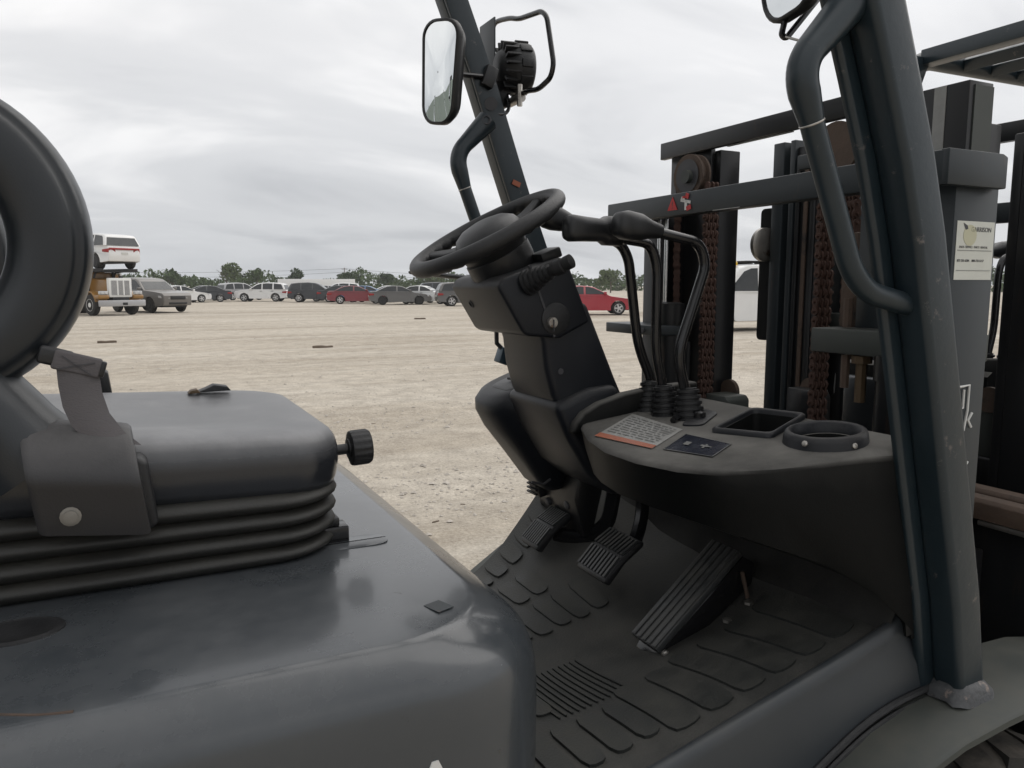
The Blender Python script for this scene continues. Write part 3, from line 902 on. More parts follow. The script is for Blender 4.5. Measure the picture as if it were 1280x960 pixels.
# blue switch box hanging under the cowl, stalk on the far side
MB().box((.735, .275, 1.345), (.034, .03, .034), Matrix.Rotation(R(20), 3, 'Y')).build('switch_box', M_BLUE, colm, bevel=.003)
MB().tube([(.705, .255, 1.41), (.715, .275, 1.375), (.73, .275, 1.36)], .005, 8).build('switch_arm', M_INK, colm)
MB().tube([(.655, .25, 1.512), (.60, .34, 1.522), (.565, .40, 1.527)], [.010, .011, .008], 10, flat=.5).build('signal_stalk', M_BLACK, colm)

# steering wheel
WC = Vector((.628, .135, 1.600)); WT = R(29.0); WR = .150
WM = Matrix.Translation(WC) @ Matrix.Rotation(-WT, 4, 'Y')
rim = MB()
P = []
for i in range(97):
    a = 2 * math.pi * i / 96
    wav = .0022 * math.sin(a * 34)
    row = []
    for j in range(17):
        t = 2 * math.pi * j / 16
        k = .0150
        rr = k * math.cos(t); zz = k * math.sin(t)
        if math.sin(t) < .2 and math.cos(t) < .5:
            rr += wav * 1.0; zz += wav
        row.append(WM @ Vector(((WR + rr) * math.cos(a), (WR + rr) * math.sin(a), zz)))
    P.append(row)
rim.grid(P)
swh = rim.build('steering_wheel', M_RUBBER, fork, angle=80)
hub = MB().lathe([(.052, -.062), (.060, -.05), (.068, -.030), (.072, -.020), (.070, -.006), (.062, .008), (.045, .018), (.020, .023), (.001, .024)], (0, 0, 0), (0, 0, 1), 32).xform(WM)
hub.build('hub_cover', M_BLACK, swh, angle=60)
for a in (8, 128, 248):
    ca, sa = math.cos(R(a)), math.sin(R(a))
    spk = MB()
    rings = []
    for r_, w2, th, z_ in ((.045, .024, .008, -.018), (.10, .018, .007, -.012), (.132, .014, .007, -.004), (.148, .016, .009, 0)):
        rings.append([WM @ Vector((ca * r_ - sa * p[0], sa * r_ + ca * p[0], z_ + p[1])) for p in rrect(w2, th, th * .8, 3)])
    spk.loft(rings).build('spoke', M_RUBBER, swh, angle=60)
MB().lathe([(.058, -.115), (.060, -.10), (.066, -.07), (.066, -.045), (.050, -.04)], (0, 0, 0), (0, 0, 1), 28).xform(WM).build('column_neck', M_BLACK, swh, angle=50)

# dash pod on the far side of the column
pd = MB()
rings = []
for z_, cx_, hx, hy, r_ in ((1.030, .868, .020, .05, .018), (1.045, .862, .034, .062, .03), (1.12, .835, .062, .08, .05), (1.20, .808, .086, .092, .07), (1.252, .795, .095, .098, .08), (1.272, .793, .094, .097, .08), (1.285, .795, .086, .09, .075), (1.290, .798, .07, .075, .06)):
    rings.append([(cx_ + p[0], .325 + p[1], z_ + lerp(.05, .36, min(1, max(0, (z_ - 1.12) / .13))) * p[0]) for p in rrect(hx, hy, r_, 6)])
pd.loft(rings)
pod = pd.build('dash_pod', M_COLUMN, fork, angle=70)
MB().loft([[(.775 + p[0], .315 + p[1], 1.2885 + dz + .36 * (p[0] - .02)) for p in rrect(.036 - i, .05 - i, .02, 4)] for i, dz in ((0, -.004), (0, .001), (.003, .003))]).build('pod_cap', M_BLACK, pod, angle=40)
MB().box((.780, .312, 1.290), (.010, .045, .006), Matrix.Rotation(R(25), 3, 'Z') @ Matrix.Rotation(R(-19), 3, 'Y')).build('cap_grip', M_INK, pod, bevel=.002)
MB().tube([(.795, .262, 1.06), (.825, .26, 1.052), (.842, .26, 1.062)], .003, 6).build('pod_clip', M_INK, pod)
# bracket plate and parking pedal under the pod
MB().prism([(.90, .93), (.925, .94), (.965, 1.10), (.90, 1.14), (.875, 1.02)], .205, .40).build('bracket_plate', M_BLACK, fork, bevel=.006)
pkp = MB().box((.868, .375, 1.025), (.020, .05, .065), Matrix.Rotation(R(-12), 3, 'Y')).build('parking_pedal', M_RUBBER, fork, bevel=.004)
for i in range(6):
    MB().box((.856, .375, 1.001 + .010 * i), (.006, .046, .004), Matrix.Rotation(R(-12), 3, 'Y')).build('pedal_rib', M_RUBBER, pkp)
for y_, z_ in ((.25, 1.0), (.29, 1.045), (.34, .985)):
    MB().lathe([(.010, 0), (.010, .008), (.006, .01), (.001, .01)], (.885, y_, z_), (-1, 0, -.2), 12).build('bolt', M_INK, fork)

# pedals
def pedal(c, w, name, arm):
    c = Vector(c)
    pb = MB()
    prof = [(-.052, -.020), (-.048, -.012), (-.010, .026), (.034, .052), (.046, .050), (.046, .040), (.0, .010), (-.036, -.030)]
    pb.prism([(c.x + p[0], c.z + p[1]) for p in prof], c.y - w / 2, c.y + w / 2)
    po = pb.build(name, M_RUBBER, fork, bevel=.005, seg=2)
    nr = 9
    for k in range(nr):
        y_ = c.y - w / 2 + w * (k + .5) / nr
        for (x0, z0), (x1, z1) in (((-.047, -.010), (-.012, .0245)), ((-.007, .029), (.032, .0515))):
            A = Vector((c.x + x0, y_, c.z + z0)); B = Vector((c.x + x1, y_, c.z + z1)); d_ = B - A
            n2 = Vector((-d_.z, 0, d_.x)).normalized()
            RM_ = Matrix((d_.normalized(), Vector((0, 1, 0)), n2)).transposed()
            MB().box((A + B) / 2 + n2 * .0012, (d_.length, w / nr * .52, .005), RM_).build('pedal_rib', M_PEDAL, po)
    am = MB().tube(arm, .011, 8, fil=.05, flat=1.6).build('pedal_arm', M_GLOSS, po)
    return po
pedal((.850, .285, .925), .078, 'clutch_pedal', [(.865, .28, .925), (.905, .235, .920), (.945, .180, .955), (.955, .165, 1.06)])
pedal((.865, .045, .935), .105, 'brake_pedal', [(.885, .04, .94), (.925, .045, .965), (.955, .06, 1.02), (.95, .065, 1.10)])
# accelerator: long ribbed treadle on a bracket
A = Vector((.800, -.165, .862)); B = Vector((.985, -.165, 1.012)); d_ = (B - A); n2 = Vector((-d_.z, 0, d_.x)).normalized()
RM_ = Matrix((d_.normalized(), Vector((0, 1, 0)), n2)).transposed()
acc = MB().box((A + B) / 2, (d_.length, .076, .014), RM_).build('accelerator_pedal', M_PEDAL, fork, bevel=.003)
for k in range(5):
    MB().box((A + B) / 2 + Vector((0, -.030 + .015 * k, 0)) + n2 * .0075, (d_.length * .985, .0095, .004), RM_).build('pedal_rib', M_PEDAL, acc, bevel=.001)
MB().prism([(.80, .842), (.86, .842), (1.02, .945), (1.025, .985), (.995, 1.002), (.81, .856)], -.196, -.135).build('pedal_housing', M_GLOSS, acc, bevel=.003)
MB().lathe([(.007, 0), (.007, .006), (.004, .008), (.001, .008)], (.812, -.2055, .858), (0, -1, 0), 12).build('hinge_pin', M_STEEL, acc)
MB().tube([(.99, -.20, .975), (1.0, -.205, .93), (.998, -.21, .905)], .004, 8).build('return_spring', M_RUSTBAR, acc)
for p_ in ((.935, -.225), (.985, -.225)):
    MB().lathe([(.009, 0), (.009, .005), (.005, .007), (.001, .007)], (p_[0], p_[1], floor_z(*p_) + .002), (0, 0, 1), 6).build('bolt', M_STEEL, acc)

# ---------------------------------------------------------------- hydraulic levers
def lever(path, knob, boot, r=.0098):
    o_ = MB().tube(path, r, 12, fil=.035, nf=7).build('control_lever', M_GLOSS, fork, angle=60)
    rings = []
    bc = Vector(boot); bh = .062
    pr_ = []
    for i in range(6):
        t = i / 5
        rr = lerp(.032, .021, t)
        pr_ += [(rr, bh * (t * .86)), (rr, bh * (t * .86) + .0055), (rr - .0055, bh * (t * .86) + .0065), (rr - .0055, bh * (t * .86) + .0095)]
    pr_ += [(.017, bh * .99), (.0135, bh), (.0135, bh - .01)]
    top_ = Vector(path[0]).lerp(Vector(path[1]), .55)
    MB().lathe(pr_, bc, (top_ - bc).normalized() + Vector((0, 0, .4)), 24).build('lever_boot', M_RUBBER, o_, angle=40)
    kb = MB()
    p0, p1 = Vector(knob[0]), Vector(knob[1])
    axx = (p1 - p0)
    u_ = Vector((0, 1, 0)); u_ = (u_ - axx.normalized() * u_.dot(axx.normalized())).normalized(); v_ = axx.normalized().cross(u_)
    rings = []
    for t, hy, hz in knob[2]:
        rings.append([p0 + axx * t + u_ * p[0] + v_ * p[1] for p in rrect(hy, hz, min(hy, hz) * .72, 5)])
    kb.loft(rings).build('lever_knob', M_BLACK, o_, angle=70)
    return o_
KP = [(0, .010, .010), (.04, .017, .017), (.14, .0205, .0215), (.32, .021, .022), (.5, .019, .019), (.75, .0145, .014), (1.0, .0125, .012)]
lever([(.932, .018, 1.26), (.940, .02, 1.305), (.903, .02, 1.384), (.878, .02, 1.55), (.860, .02, 1.578), (.745, .02, 1.612)], [(.683, .02, 1.628), (.775, .02, 1.606), KP], (.930, .012, 1.246))
KP2 = [(0, .010, .012), (.03, .017, .020), (.10, .0205, .0235), (.28, .020, .022), (.62, .0195, .020), (.70, .0195, .026), (.96, .0185, .026), (1.0, .014, .02)]
lever([(.928, -.042, 1.262), (.920, -.04, 1.31), (.903, -.04, 1.373), (.902, -.04, 1.535), (.885, -.04, 1.577), (.790, -.04, 1.588)], [(.700, -.04, 1.600), (.818, -.04, 1.596), KP2], (.926, -.048, 1.246))
KP3 = [(0, .012, .012), (.05, .020, .020), (.2, .024, .0245), (.5, .023, .0235), (.75, .017, .016), (1.0, .0125, .012)]
lever([(.938, -.102, 1.264), (.931, -.10, 1.294), (.906, -.10, 1.370), (.968, -.10, 1.538), (.950, -.10, 1.577), (.815, -.10, 1.600)], [(.765, -.10, 1.606), (.860, -.10, 1.594), KP3], (.934, -.106, 1.247))

# ---------------------------------------------------------------- overhead guard
PZN = [(.872, 1.140), (1.026, 1.112), (1.215, 1.063), (1.40, 1.016), (1.56, .974), (1.665, .940), (1.762, .901), (1.85, .864), (2.0, .802), (2.157, .735), (2.26, .690)]
PZF = [(.872, 1.150), (1.026, 1.115), (1.215, 1.063), (1.40, 1.002), (1.573, .940), (1.70, .890), (1.805, .852), (1.987, .788), (2.158, .718), (2.26, .678)]
def pillar(sg):
    mb = MB()
    rings = []
    PZ = PZN if sg < 0 else PZF
    for z_, x_ in PZ:
        f = .0295
        sec = rrect(f, .0245, .008 if sg > 0 else .0105, 4)
        rings.append([(x_ + p[0], sg * .525 + p[1], z_ + p[0] * .33) for p in sec])
    mb.loft(rings)
    po = mb.build('guard_pillar', M_FRAME, fork, angle=50)
    fl = MB()
    rows_ = []
    for z_, x_ in PZ:
        rows_.append([(x_ - (.056 if sg < 0 else .034), sg * .489, z_), (x_ + .026, sg * .489, z_), (x_ + .026, sg * .503, z_), (x_ - (.050 if sg < 0 else .030), sg * .503, z_), (x_ - (.056 if sg < 0 else .034), sg * .498, z_)])
    fl.loft(rows_).build('pillar_flange', M_FRAME, po, bevel=.002)
    # grab handle
    if sg < 0:
        hp = [(.850, -.515, 1.868), (.768, -.512, 1.782), (.756, -.512, 1.750), (.779, -.512, 1.700), (.862, -.512, 1.520), (.896, -.512, 1.490), (.985, -.518, 1.470)]
    else:
        hp = [(.790, .482, 1.885), (.722, .480, 1.815), (.714, .480, 1.785), (.730, .480, 1.725), (.815, .480, 1.500), (.850, .481, 1.470), (.960, .486, 1.458)]
    MB().tube(hp[3:], .0152, 14, fil=.045, nf=6).build('grab_handle', M_FRAME, po, angle=60)
    cn = tuple((hp[1][k] + hp[2][k]) / 2 - (.012 if k == 0 else 0) for k in range(3))
    MB().tube([hp[0], cn, hp[3]], [.0255, .0195, .0152], 16, fil=.045, nf=10, up=(0, 1, 0)).build('handle_bracket', M_FRAME, po, angle=60)
    MB().lathe([(.0157, -.0012), (.0162, 0), (.0157, .0012)], hp[3], Vector(hp[4]) - Vector(hp[3]), 16).build('handle_clip', M_STEEL, po)
    MB().lathe([(.011, 0), (.011, .004), (.008, .004), (.008, -.006), (.001, -.006)], (hp[0][0] - .012, hp[0][1] - .022, hp[0][2] - .004), (-.5, -.8, .2), 14).build('bolt_hole', M_INK, po)
    # foot weld
    wd_ = MB()
    rings = []
    rg = random.Random(4)
    for z_, k in ((.864, 1.55), (.872, 1.5), (.882, 1.18), (.89, 1.0)):
        rings.append([(1.140 + (p[0] * k) * (1 + rg.uniform(-.12, .12)), sg * .525 + p[1] * k * (1 + rg.uniform(-.12, .12)), z_ + rg.uniform(-.002, .002)) for p in rrect(.031, .026, .017, 4)])
    wd_.loft(rings).build('foot_weld', M_WELD if sg < 0 else M_FRAME, po, angle=70)
    return po
pn = pillar(-1); pf = pillar(1)
# bolt-hole disc and small label on the far pillar
MB().lathe([(.0155, 0), (.0155, .001), (.001, .001)], (.800, .484, 1.925), (-.35, -1, -.12), 20).build('cable_hole', M_INK, pf)
MB().box((.868, .4845, 1.745), (.022, .0015, .012), Matrix.Rotation(R(20), 3, 'Y')).build('maker_label', M_ORANGE, pf)
# roof of the guard with its bars, rear pillars
roof = MB().span((.615, -.50, 2.235), (.675, .50, 2.285)).build('guard_roof', M_FRAME, fork, bevel=.004)
for sg in (-1, 1):
    MB().tube([(.690, sg * .525, 2.225), (.61, sg * .525, 2.268), (-.60, sg * .525, 2.28), (-.72, sg * .52, 2.22)], .033, 12, fil=.08).build('roof_rail', M_FRAME, roof, angle=60)
MB().span((-.66, -.50, 2.245), (-.60, .50, 2.295)).build('rear_bar', M_FRAME, roof, bevel=.004)
for i in range(7):
    x_ = .44 - .155 * i
    MB().box((x_, 0, 2.265), (.028, 1.00, .042), Matrix.Rotation(R(35), 3, 'Y')).build('guard_bar', M_FRAME, roof, bevel=.003)
for sg in (-1, 1):
    MB().tube([(-.72, sg * .52, 2.26), (-.78, sg * .52, 2.10), (-.80, sg * .50, 1.05)], .035, 12, fil=.08).build('rear_pillar', M_FRAME, fork, angle=60)

# ---------------------------------------------------------------- mirrors and work lamp
def mirror(c, nrm, w, hgt, roll, stem):
    n_ = Vector(nrm).normalized()
    xx = Vector((0, 0, 1)).cross(n_).normalized(); zz = n_.cross(xx)
    zz2 = zz * math.cos(roll) + xx * math.sin(roll); xx2 = xx * math.cos(roll) - zz * math.sin(roll)
    c = Vector(c)
    def ring(hx, hy, r_, d, bow=0.0):
        return [c + xx2 * (p[0] * (1 + .10 * p[1] / hy)) + zz2 * p[1] + n_ * d for p in rrect(hx, hy, r_, 6)]
    mb = MB().loft([ring(w * .6, hgt * .7, .03, -.035), ring(w * .9, hgt * .92, .04, -.028), ring(w, hgt, .04, -.012), ring(w, hgt, .04, .001), ring(w - .003, hgt - .003, .038, .004), ring(w - .006, hgt - .006, .036, .004), ring(w - .0075, hgt - .0075, .035, .0005)])
    o_ = mb.build('mirror', M_BLACK, fork, angle=50)
    # slightly convex glass
    g_ = MB()
    rings = [ring((w - .007) * k, (hgt - .007) * k, .035 * k, .0012 + .003 * (1 - k * k)) for k in (1, .8, .6, .4, .2, .02)]
    g_.loft(rings, cap=False).build('mirror_glass', M_MIRROR, o_, angle=180)
    MB().tube([c - n_ * .03] + [Vector(q) for q in stem], .006, 8, fil=.02).build('mirror_arm', M_GLOSS, o_)
    return o_
mirror((.664, .468, 1.977), (-.93, -.42, -.065), .054, .113, R(8), [(.71, .475, 1.98), (.785, .485, 1.985)])
MB().box((.795, .482, 1.985), (.03, .02, .05), Matrix.Rotation(R(20), 3, 'Y')).build('mirror_clamp', M_BLACK, pf, bevel=.004)
mirror((.826, -.404, 1.976), (-.93, .10, -.06), .058, .115, R(-6), [(.83, -.45, 1.99), (.80, -.50, 1.99)])
MB().tube([(.875, -.40, 1.95), (.835, -.402, 1.858), (.831, -.402, 1.842), (.838, -.404, 1.838), (.905, -.412, 1.915), (.93, -.42, 1.98), (.90, -.47, 2.02)], .0042, 8, fil=.012).build('mirror_loop', M_GLOSS, pn)
MB().tube([(.832, -.402, 1.841), (.845, -.42, 1.832), (.868, -.45, 1.832), (.862, -.47, 1.838)], .0018, 6).build('tie_wire', M_STEEL, pn)

lb = MB().span((.838, .545, 1.985), (.842, .632, 2.145)).build('lamp_bracket', M_MAST, fork, bevel=.001)
MB().span((.80, .52, 1.93), (.865, .575, 1.99)).build('bracket_foot', M_MASTBLK, lb, bevel=.003)
LC = Vector((.875, .530, 2.025)); LA = Vector((1, -.10, .02)).normalized()
lp = MB().lathe([(.020, -.040), (.034, -.036), (.046, -.020), (.0555, -.004), (.060, .004), (.061, .012), (.061, .030), (.059, .040), (.054, .046), (.04, .050), (.001, .052)], LC, LA, 36)
lamp = lp.build('work_lamp', M_RUBBER, fork, angle=40)
for i in range(18):
    a = 2 * math.pi * i / 18
    u_ = Vector((0, 1, 0)); u_ = (u_ - LA * u_.dot(LA)).normalized(); v_ = LA.cross(u_)
    q = u_ * math.cos(a) + v_ * math.sin(a)
    RM_ = Matrix((LA, q, LA.cross(q))).transposed()
    MB().box(LC + q * .052 + LA * -.010, (.036, .018, .0055), RM_).build('lamp_fin', M_RUBBER, lamp, bevel=.001)
for i in range(10):
    a = 2 * math.pi * i / 10
    q = u_ * math.cos(a) + v_ * math.sin(a)
    RM_ = Matrix((LA, q, LA.cross(q))).transposed()
    MB().box(LC + q * .0615 + LA * .022, (.030, .006, .020), RM_).build('lamp_lug', M_RUBBER, lamp, bevel=.002)
MB().tube([(.872, .655, 2.085), (.876, .650, 2.125), (.878, .632, 2.160), (.88, .60, 2.158), (.88, .54, 2.146), (.882, .50, 2.132), (.885, .39, 2.118), (.886, .368, 2.10), (.886, .335, 1.99), (.884, .345, 1.962), (.882, .40, 1.948), (.88, .45, 1.956), (.876, .52, 1.952)], .0062, 10, fil=.02).build('lamp_guard', M_GLOSS, lamp)
MB().tube([(.876, .545, 1.945), (.875, .47, 1.945)], .011, 10).build('guard_clamp', M_STEEL, lamp)
MB().tube([(.872, .475, 1.925), (.872, .475, 1.975)], .0065, 6).build('clamp_bolt', M_STEEL, lamp)
MB().tube([(.80, .50, 1.915), (.83, .49, 1.90), (.858, .50, 1.92), (.862, .53, 1.97), (.86, .535, 2.01), (.85, .54, 2.0)], .0045, 8, fil=.03).build('lamp_cable', M_GLOSS, lamp)

# ---------------------------------------------------------------- mast
def channel(x0, x1, y0, y1, z0, z1, name, m=M_MAST, lips=True, parent=None):
    mb = MB()
    # I/channel section: web plus two flanges, open towards the centre line
    ins = 1 if y0 + y1 < 0 else -1
    yo = y0 if abs(y0) > abs(y1) else y1
    yi = y1 if yo == y0 else y0
    t = .014
    sec = [(x0, yo), (x1, yo), (x1, yi), (x1 - t, yi), (x1 - t, yo + ins * t), (x0 + t, yo + ins * t), (x0 + t, yi), (x0, yi)]
    mb.prism(sec, z0, z1, 'z')
    return mb.build(name, m, parent or fork, bevel=.002)
railR = channel(1.165, 1.272, -.445, -.375, .22, 1.690, 'outer_rail')
railL = channel(1.222, 1.296, .445, .375, .22, 1.690, 'outer_rail', M_MASTBLK)
inR = channel(1.288, 1.352, -.372, -.285, .25, 1.842, 'inner_rail', M_MASTBLK)
inL = channel(1.300, 1.372, .440, .285, .25, 1.830, 'inner_rail', M_MASTBLK)
MB().span((1.292, -.331, 1.62), (1.2865, -.309, 1.841)).build('bright_strip', M_PAPER, inR)
MB().span((1.30, -.3745, 1.60), (1.350, -.372, 1.835)).build('rail_side', M_FENDER, inR)
MB().span((1.310, .262, .25), (1.372, .2845, 1.825)).build('inner_flange', M_MASTBLK, inL, bevel=.003)
# centre stage rails with roller
md = MB()
md.prism([(1.445, .226), (1.445, .191), (1.47, .191), (1.47, .172), (1.445, .172), (1.445, .157), (1.49, .157), (1.49, .226)], .25, 1.842, 'z')
mid = md.build('stage_rail', M_MAST, fork, bevel=.002)
MB().span((1.452, .085, .25), (1.50, .1565, 1.825)).build('stage_web', M_MASTBLK, mid, bevel=.004)
for y_ in (.145, .120, .098):
    MB().span((1.446, y_ - .006, .26), (1.4515, y_ + .006, 1.80)).build('web_rib', M_RUSTBAR if y_ == .120 else M_MASTBLK, mid, bevel=.002)
rp = MB().loft([[(x_, .2485 + p[0], 1.525 + p[1]) for p in rrect(.022, .165, .012)] for x_ in (1.455, 1.475)])
rpl = rp.build('roller_plate', M_MASTBLK, mid)
MB().lathe([(.036, -.008), (.042, -.005), (.042, .005), (.036, .008), (.02, .009), (.001, .009)], (1.440, .240, 1.60), (0, 1, 0), 28).build('guide_roller', M_STEEL, mid)
MB().span((1.44, -.30, .25), (1.50, -.20, 1.80)).build('stage_rail', M_MASTBLK, fork, bevel=.004)
# cross members
xb = MB()
xb.span((1.118, -.455, 1.6545), (1.150, .462, 1.7035))
lowb = xb.build('cross_member', M_MAST, fork, bevel=.003)
MB().prism([(1.1182, 1.651), (1.262, 1.651), (1.262, 1.700), (1.25, 1.7045), (1.1182, 1.7045)], -.4625, -.4475).build('beam_end', M_MAST, lowb, bevel=.002)
MB().prism([(1.151, 1.650), (1.262, 1.650), (1.262, 1.702), (1.151, 1.702)], .4465, .462).build('beam_end', M_MASTBLK, lowb, bevel=.002)
upb = MB().span((1.283, -.275, 1.826), (1.2985, .466, 1.868)).build('cross_member', M_MASTBLK, fork, bevel=.002)
MB().span((1.290, .02, 1.8235), (1.2975, .22, 1.8255)).build('beam_label', M_PAPER, upb)
MB().span((1.310, -.29, 1.745), (1.325, .02, 1.775)).build('tie_bar', M_MAST, fork, bevel=.002)
MB().span((1.30, -.36, .60), (1.33, .36, .72)).build('tie_plate', M_MASTBLK, fork, bevel=.003)
MB().span((1.19, -.36, .32), (1.27, .36, .46)).build('tie_plate', M_MASTBLK, fork, bevel=.003)
# warning signs on the lower cross member (faces the driver)
Mx = lambda y_, z_: Matrix(((0, 0, -1, 1.1172), (-1, 0, 0, y_), (0, 1, 0, z_), (0, 0, 0, 1)))
MB().add([(1.1168, .196 + .0175, 1.667), (1.1168, .196 - .0175, 1.667), (1.1168, .196, 1.697), (1.1176, .196 + .0175, 1.667), (1.1176, .196 - .0175, 1.667), (1.1176, .196, 1.697)], [(0, 1, 2), (3, 5, 4), (0, 3, 4, 1), (1, 4, 5, 2), (2, 5, 3, 0)]).build('warning_triangle', M_RED, lowb)
text_mesh('!', .022, M_INK, 'exclamation_mark', Mx(.199, 1.671), lowb, .0006)
pic = MB()
for (y_, z_, w_2, h_2, a) in ((.150, 1.683, .034, .006, 12), (.149, 1.674, .008, .020, 0), (.160, 1.688, .012, .008, 30)):
    pic.box((1.1170, y_, z_), (.001, w_2, h_2), Matrix.Rotation(R(a), 3, 'X'))
pic.build('pictogram', M_WHITEINK, lowb)
pic = MB()
for (y_, z_, w_2, h_2, a) in ((.145, 1.694, .011, .011, 20), (.139, 1.668, .015, .010, -15), (.157, 1.692, .008, .005, 0)):
    pic.box((1.1167, y_, z_), (.001, w_2, h_2), Matrix.Rotation(R(a), 3, 'X'))
pic.build('pictogram', M_RED, lowb)
MB().span((1.1168, -.02, 1.6545), (1.1175, .06, 1.6565)).build('worn_label', M_PAPER, lowb)
# lift chains of separate plates
def link_mesh():
    mb = MB()
    def plate(x0, x1, z0, hl, r_):
        n = 7
        prof = []
        for k in range(n):
            a = math.pi * k / (n - 1); prof.append((r_ * math.cos(a), z0 + hl + r_ * math.sin(a)))
        prof.append((-r_ * .72, z0)); 
        for k in range(n):
            a = math.pi + math.pi * k / (n - 1); prof.append((r_ * math.cos(a), z0 - hl + r_ * math.sin(a)))
        prof.append((r_ * .72, z0))
        mb.prism(prof, x0, x1, 'x')
    for x0 in (-.016, -.004, .008):
        plate(x0, x0 + .0045, 0, .0095, .0088)
    for x0 in (-.010, .002, .014):
        plate(x0, x0 + .0045, .019, .0095, .0088)
    mb.lathe([(.0035, -.021), (.0035, .024), (.001, .024)], (0, 0, .0095), (1, 0, 0), 6)
    mb.lathe([(.0035, -.021), (.0035, .024), (.001, .024)], (0, 0, -.0095), (1, 0, 0), 6)
    return mb.mesh('chain_link', angle=30)
LINK = link_mesh(); LINK.materials.append(M_RUST)
def chain(x_, y_, z0, z1, yaw):
    base = None
    root = None
    n = int((z1 - z0) / .038)
    for i in range(n):
        o_ = bpy.data.objects.new('lift_chain' if i == 0 else 'chain_link', LINK)
        COL.objects.link(o_)
        if i == 0:
            o_.parent = fork; o_.location = (x_, y_, z0); o_.rotation_euler = (0, 0, yaw); root = o_
        else:
            o_.parent = root; o_.location = (random.uniform(-.0008, .0008), random.uniform(-.0012, .0012), .038 * i)
            o_.rotation_euler = (random.uniform(-.03, .03), 0, 0)
    return root
chain(1.27, .368, 1.18, 1.80, R(48))
chain(1.27, .247, 1.10, 1.76, R(-5))
chain(1.28, -.092, 1.00, 1.72, R(-12))
chain(1.29, -.150, 1.42, 1.80, R(70))
pul = MB().lathe([(.046, -.014), (.052, -.014), (.052, -.008), (.044, -.006), (.044, .006), (.052, .008), (.052, .014), (.046, .014), (.03, .010), (.028, -.008), (.010, -.008)], (1.265, .312, 1.765), (1, .05, 0), 32)
pulo = pul.build('chain_pulley', M_RUSTBAR, fork)
MB().lathe([(.040, -.0165), (.039, -.0158), (.020, -.0155)], (1.265, .312, 1.765), (1, .05, 0), 28).build('pulley_hub', M_INK, pulo)
MB().lathe([(.007, -.028), (.016, -.028), (.016, .01)], (1.265, .305, 1.762), (1, 0, 0), 16).build('pulley_pin', M_FENDER, pulo)
pul = MB().lathe([(.046, -.014), (.052, -.014), (.052, -.008), (.044, -.006), (.044, .006), (.052, .008), (.052, .014), (.046, .014)], (1.275, -.122, 1.765), (1, .05, 0), 28)
pul.build('chain_pulley', M_RUSTBAR, fork)
# chrome rods and cylinder by the far rail
for y_ in (.322, .350):
    MB().lathe([(.0055, 0), (.0055, .21)], (1.20, y_, 1.45), (0, 0, 1), 12).build('piston_rod', M_CHROME, fork)
cyl = MB().lathe([(.030, -1.0), (.030, 0), (.034, 0), (.034, .045), (.018, .048), (.010, .048)], (1.20, .300, 1.41), (0, 0, 1), 24)
cyo = cyl.build('lift_cylinder', M_MASTBLK, fork)
MB().lathe([(.030, -1.0), (.030, 0), (.034, 0), (.034, .045), (.018, .048), (.010, .048)], (1.22, -.315, 1.33), (0, 0, 1), 24).build('lift_cylinder', M_MASTBLK, fork)
MB().lathe([(.010, 0), (.010, .40)], (1.22, -.315, 1.37), (0, 0, 1), 14).build('piston_rod', M_CHROME, fork)
# brackets
br = MB().loft([[(1.185 + p[0], .385 + p[1], z_) for p in rrect(.05, .115, .02)] for z_ in (1.378, 1.402)]).build('cylinder_bracket', M_MAST, fork, bevel=.002)
for y_ in (.32, .345):
    MB().lathe([(.006, 0), (.006, .003), (.001, .003)], (1.134, y_, 1.39), (-1, 0, 0), 10).build('bolt_hole', M_INK, br)
br2 = MB().span((1.19, -.44, 1.372), (1.285, -.150, 1.418)).build('cylinder_bracket', M_FENDER, fork, bevel=.003)
bo = MB().lathe([(.010, -.075), (.010, -.002), (.018, -.002), (.018, .012)], (1.215, -.250, 1.358), (0, 0, 1), 8).build('anchor_bolt', M_BRASS, br2)
MB().lathe([(.008, -.05), (.008, .012)], (1.205, -.222, 1.358), (0, 0, 1), 6).build('anchor_bolt', M_RUSTBAR, br2)
MB().tube([(1.225, -.205, 1.42), (1.225, -.205, 1.475)], .009, 8).build('anchor_bolt', M_RUSTBAR, br2)
pl = MB().span((1.245, -.325, 1.419), (1.259, -.205, 1.70)).build('anchor_plate', M_MAST, fork, bevel=.002)
for z_ in (1.63, 1.60):
    MB().lathe([(.006, 0), (.006, .0008), (.001, .0008)], (1.2448, -.255, z_), (-1, 0, 0), 12).build('bolt_hole', M_INK, pl)
MB().span((1.26, -.19, 1.419), (1.285, -.155, 1.60)).build('chain_anchor', M_RUSTBAR, fork, bevel=.003)
MB().prism([(-.075, 1.10), (.002, 1.10), (-.004, 1.278), (-.062, 1.278), (-.072, 1.262)], 1.285, 1.345, 'x').build('mast_block', M_MASTBLK, fork, bevel=.004)
MB().lathe([(.028, 0), (.028, .01), (.001, .01)], (1.33, -.035, 1.272), (-1, 0, 0), 24).build('sheave', M_RUSTBAR, fork)
MB().prism([(.165, 1.10), (.245, 1.10), (.245, 1.235), (.175, 1.235), (.165, 1.225)], 1.27, 1.34, 'x').build('mast_block', M_FENDER, fork, bevel=.004)
MB().lathe([(.03, 0), (.03, .01), (.001, .01)], (1.345, .235, 1.236), (-1, 0, 0), 24).build('sheave', M_RUSTBAR, fork)
# hoses
for k, (y_, m_) in enumerate(((-.335, M_RUBBER), (-.352, M_RUBBER), (.28, M_RUBBER))):
    MB().tube([(1.25, y_, .5), (1.24, y_, 1.0), (1.245, y_ + .006, 1.36)], .009, 8).build('hose', m_, fork)
MB().tube([(1.24, -.29, 1.36), (1.235, -.295, 1.30), (1.24, -.293, 1.20), (1.235, -.30, 1.10)], .0022, 6).build('chain_wire', M_PAPER, fork)
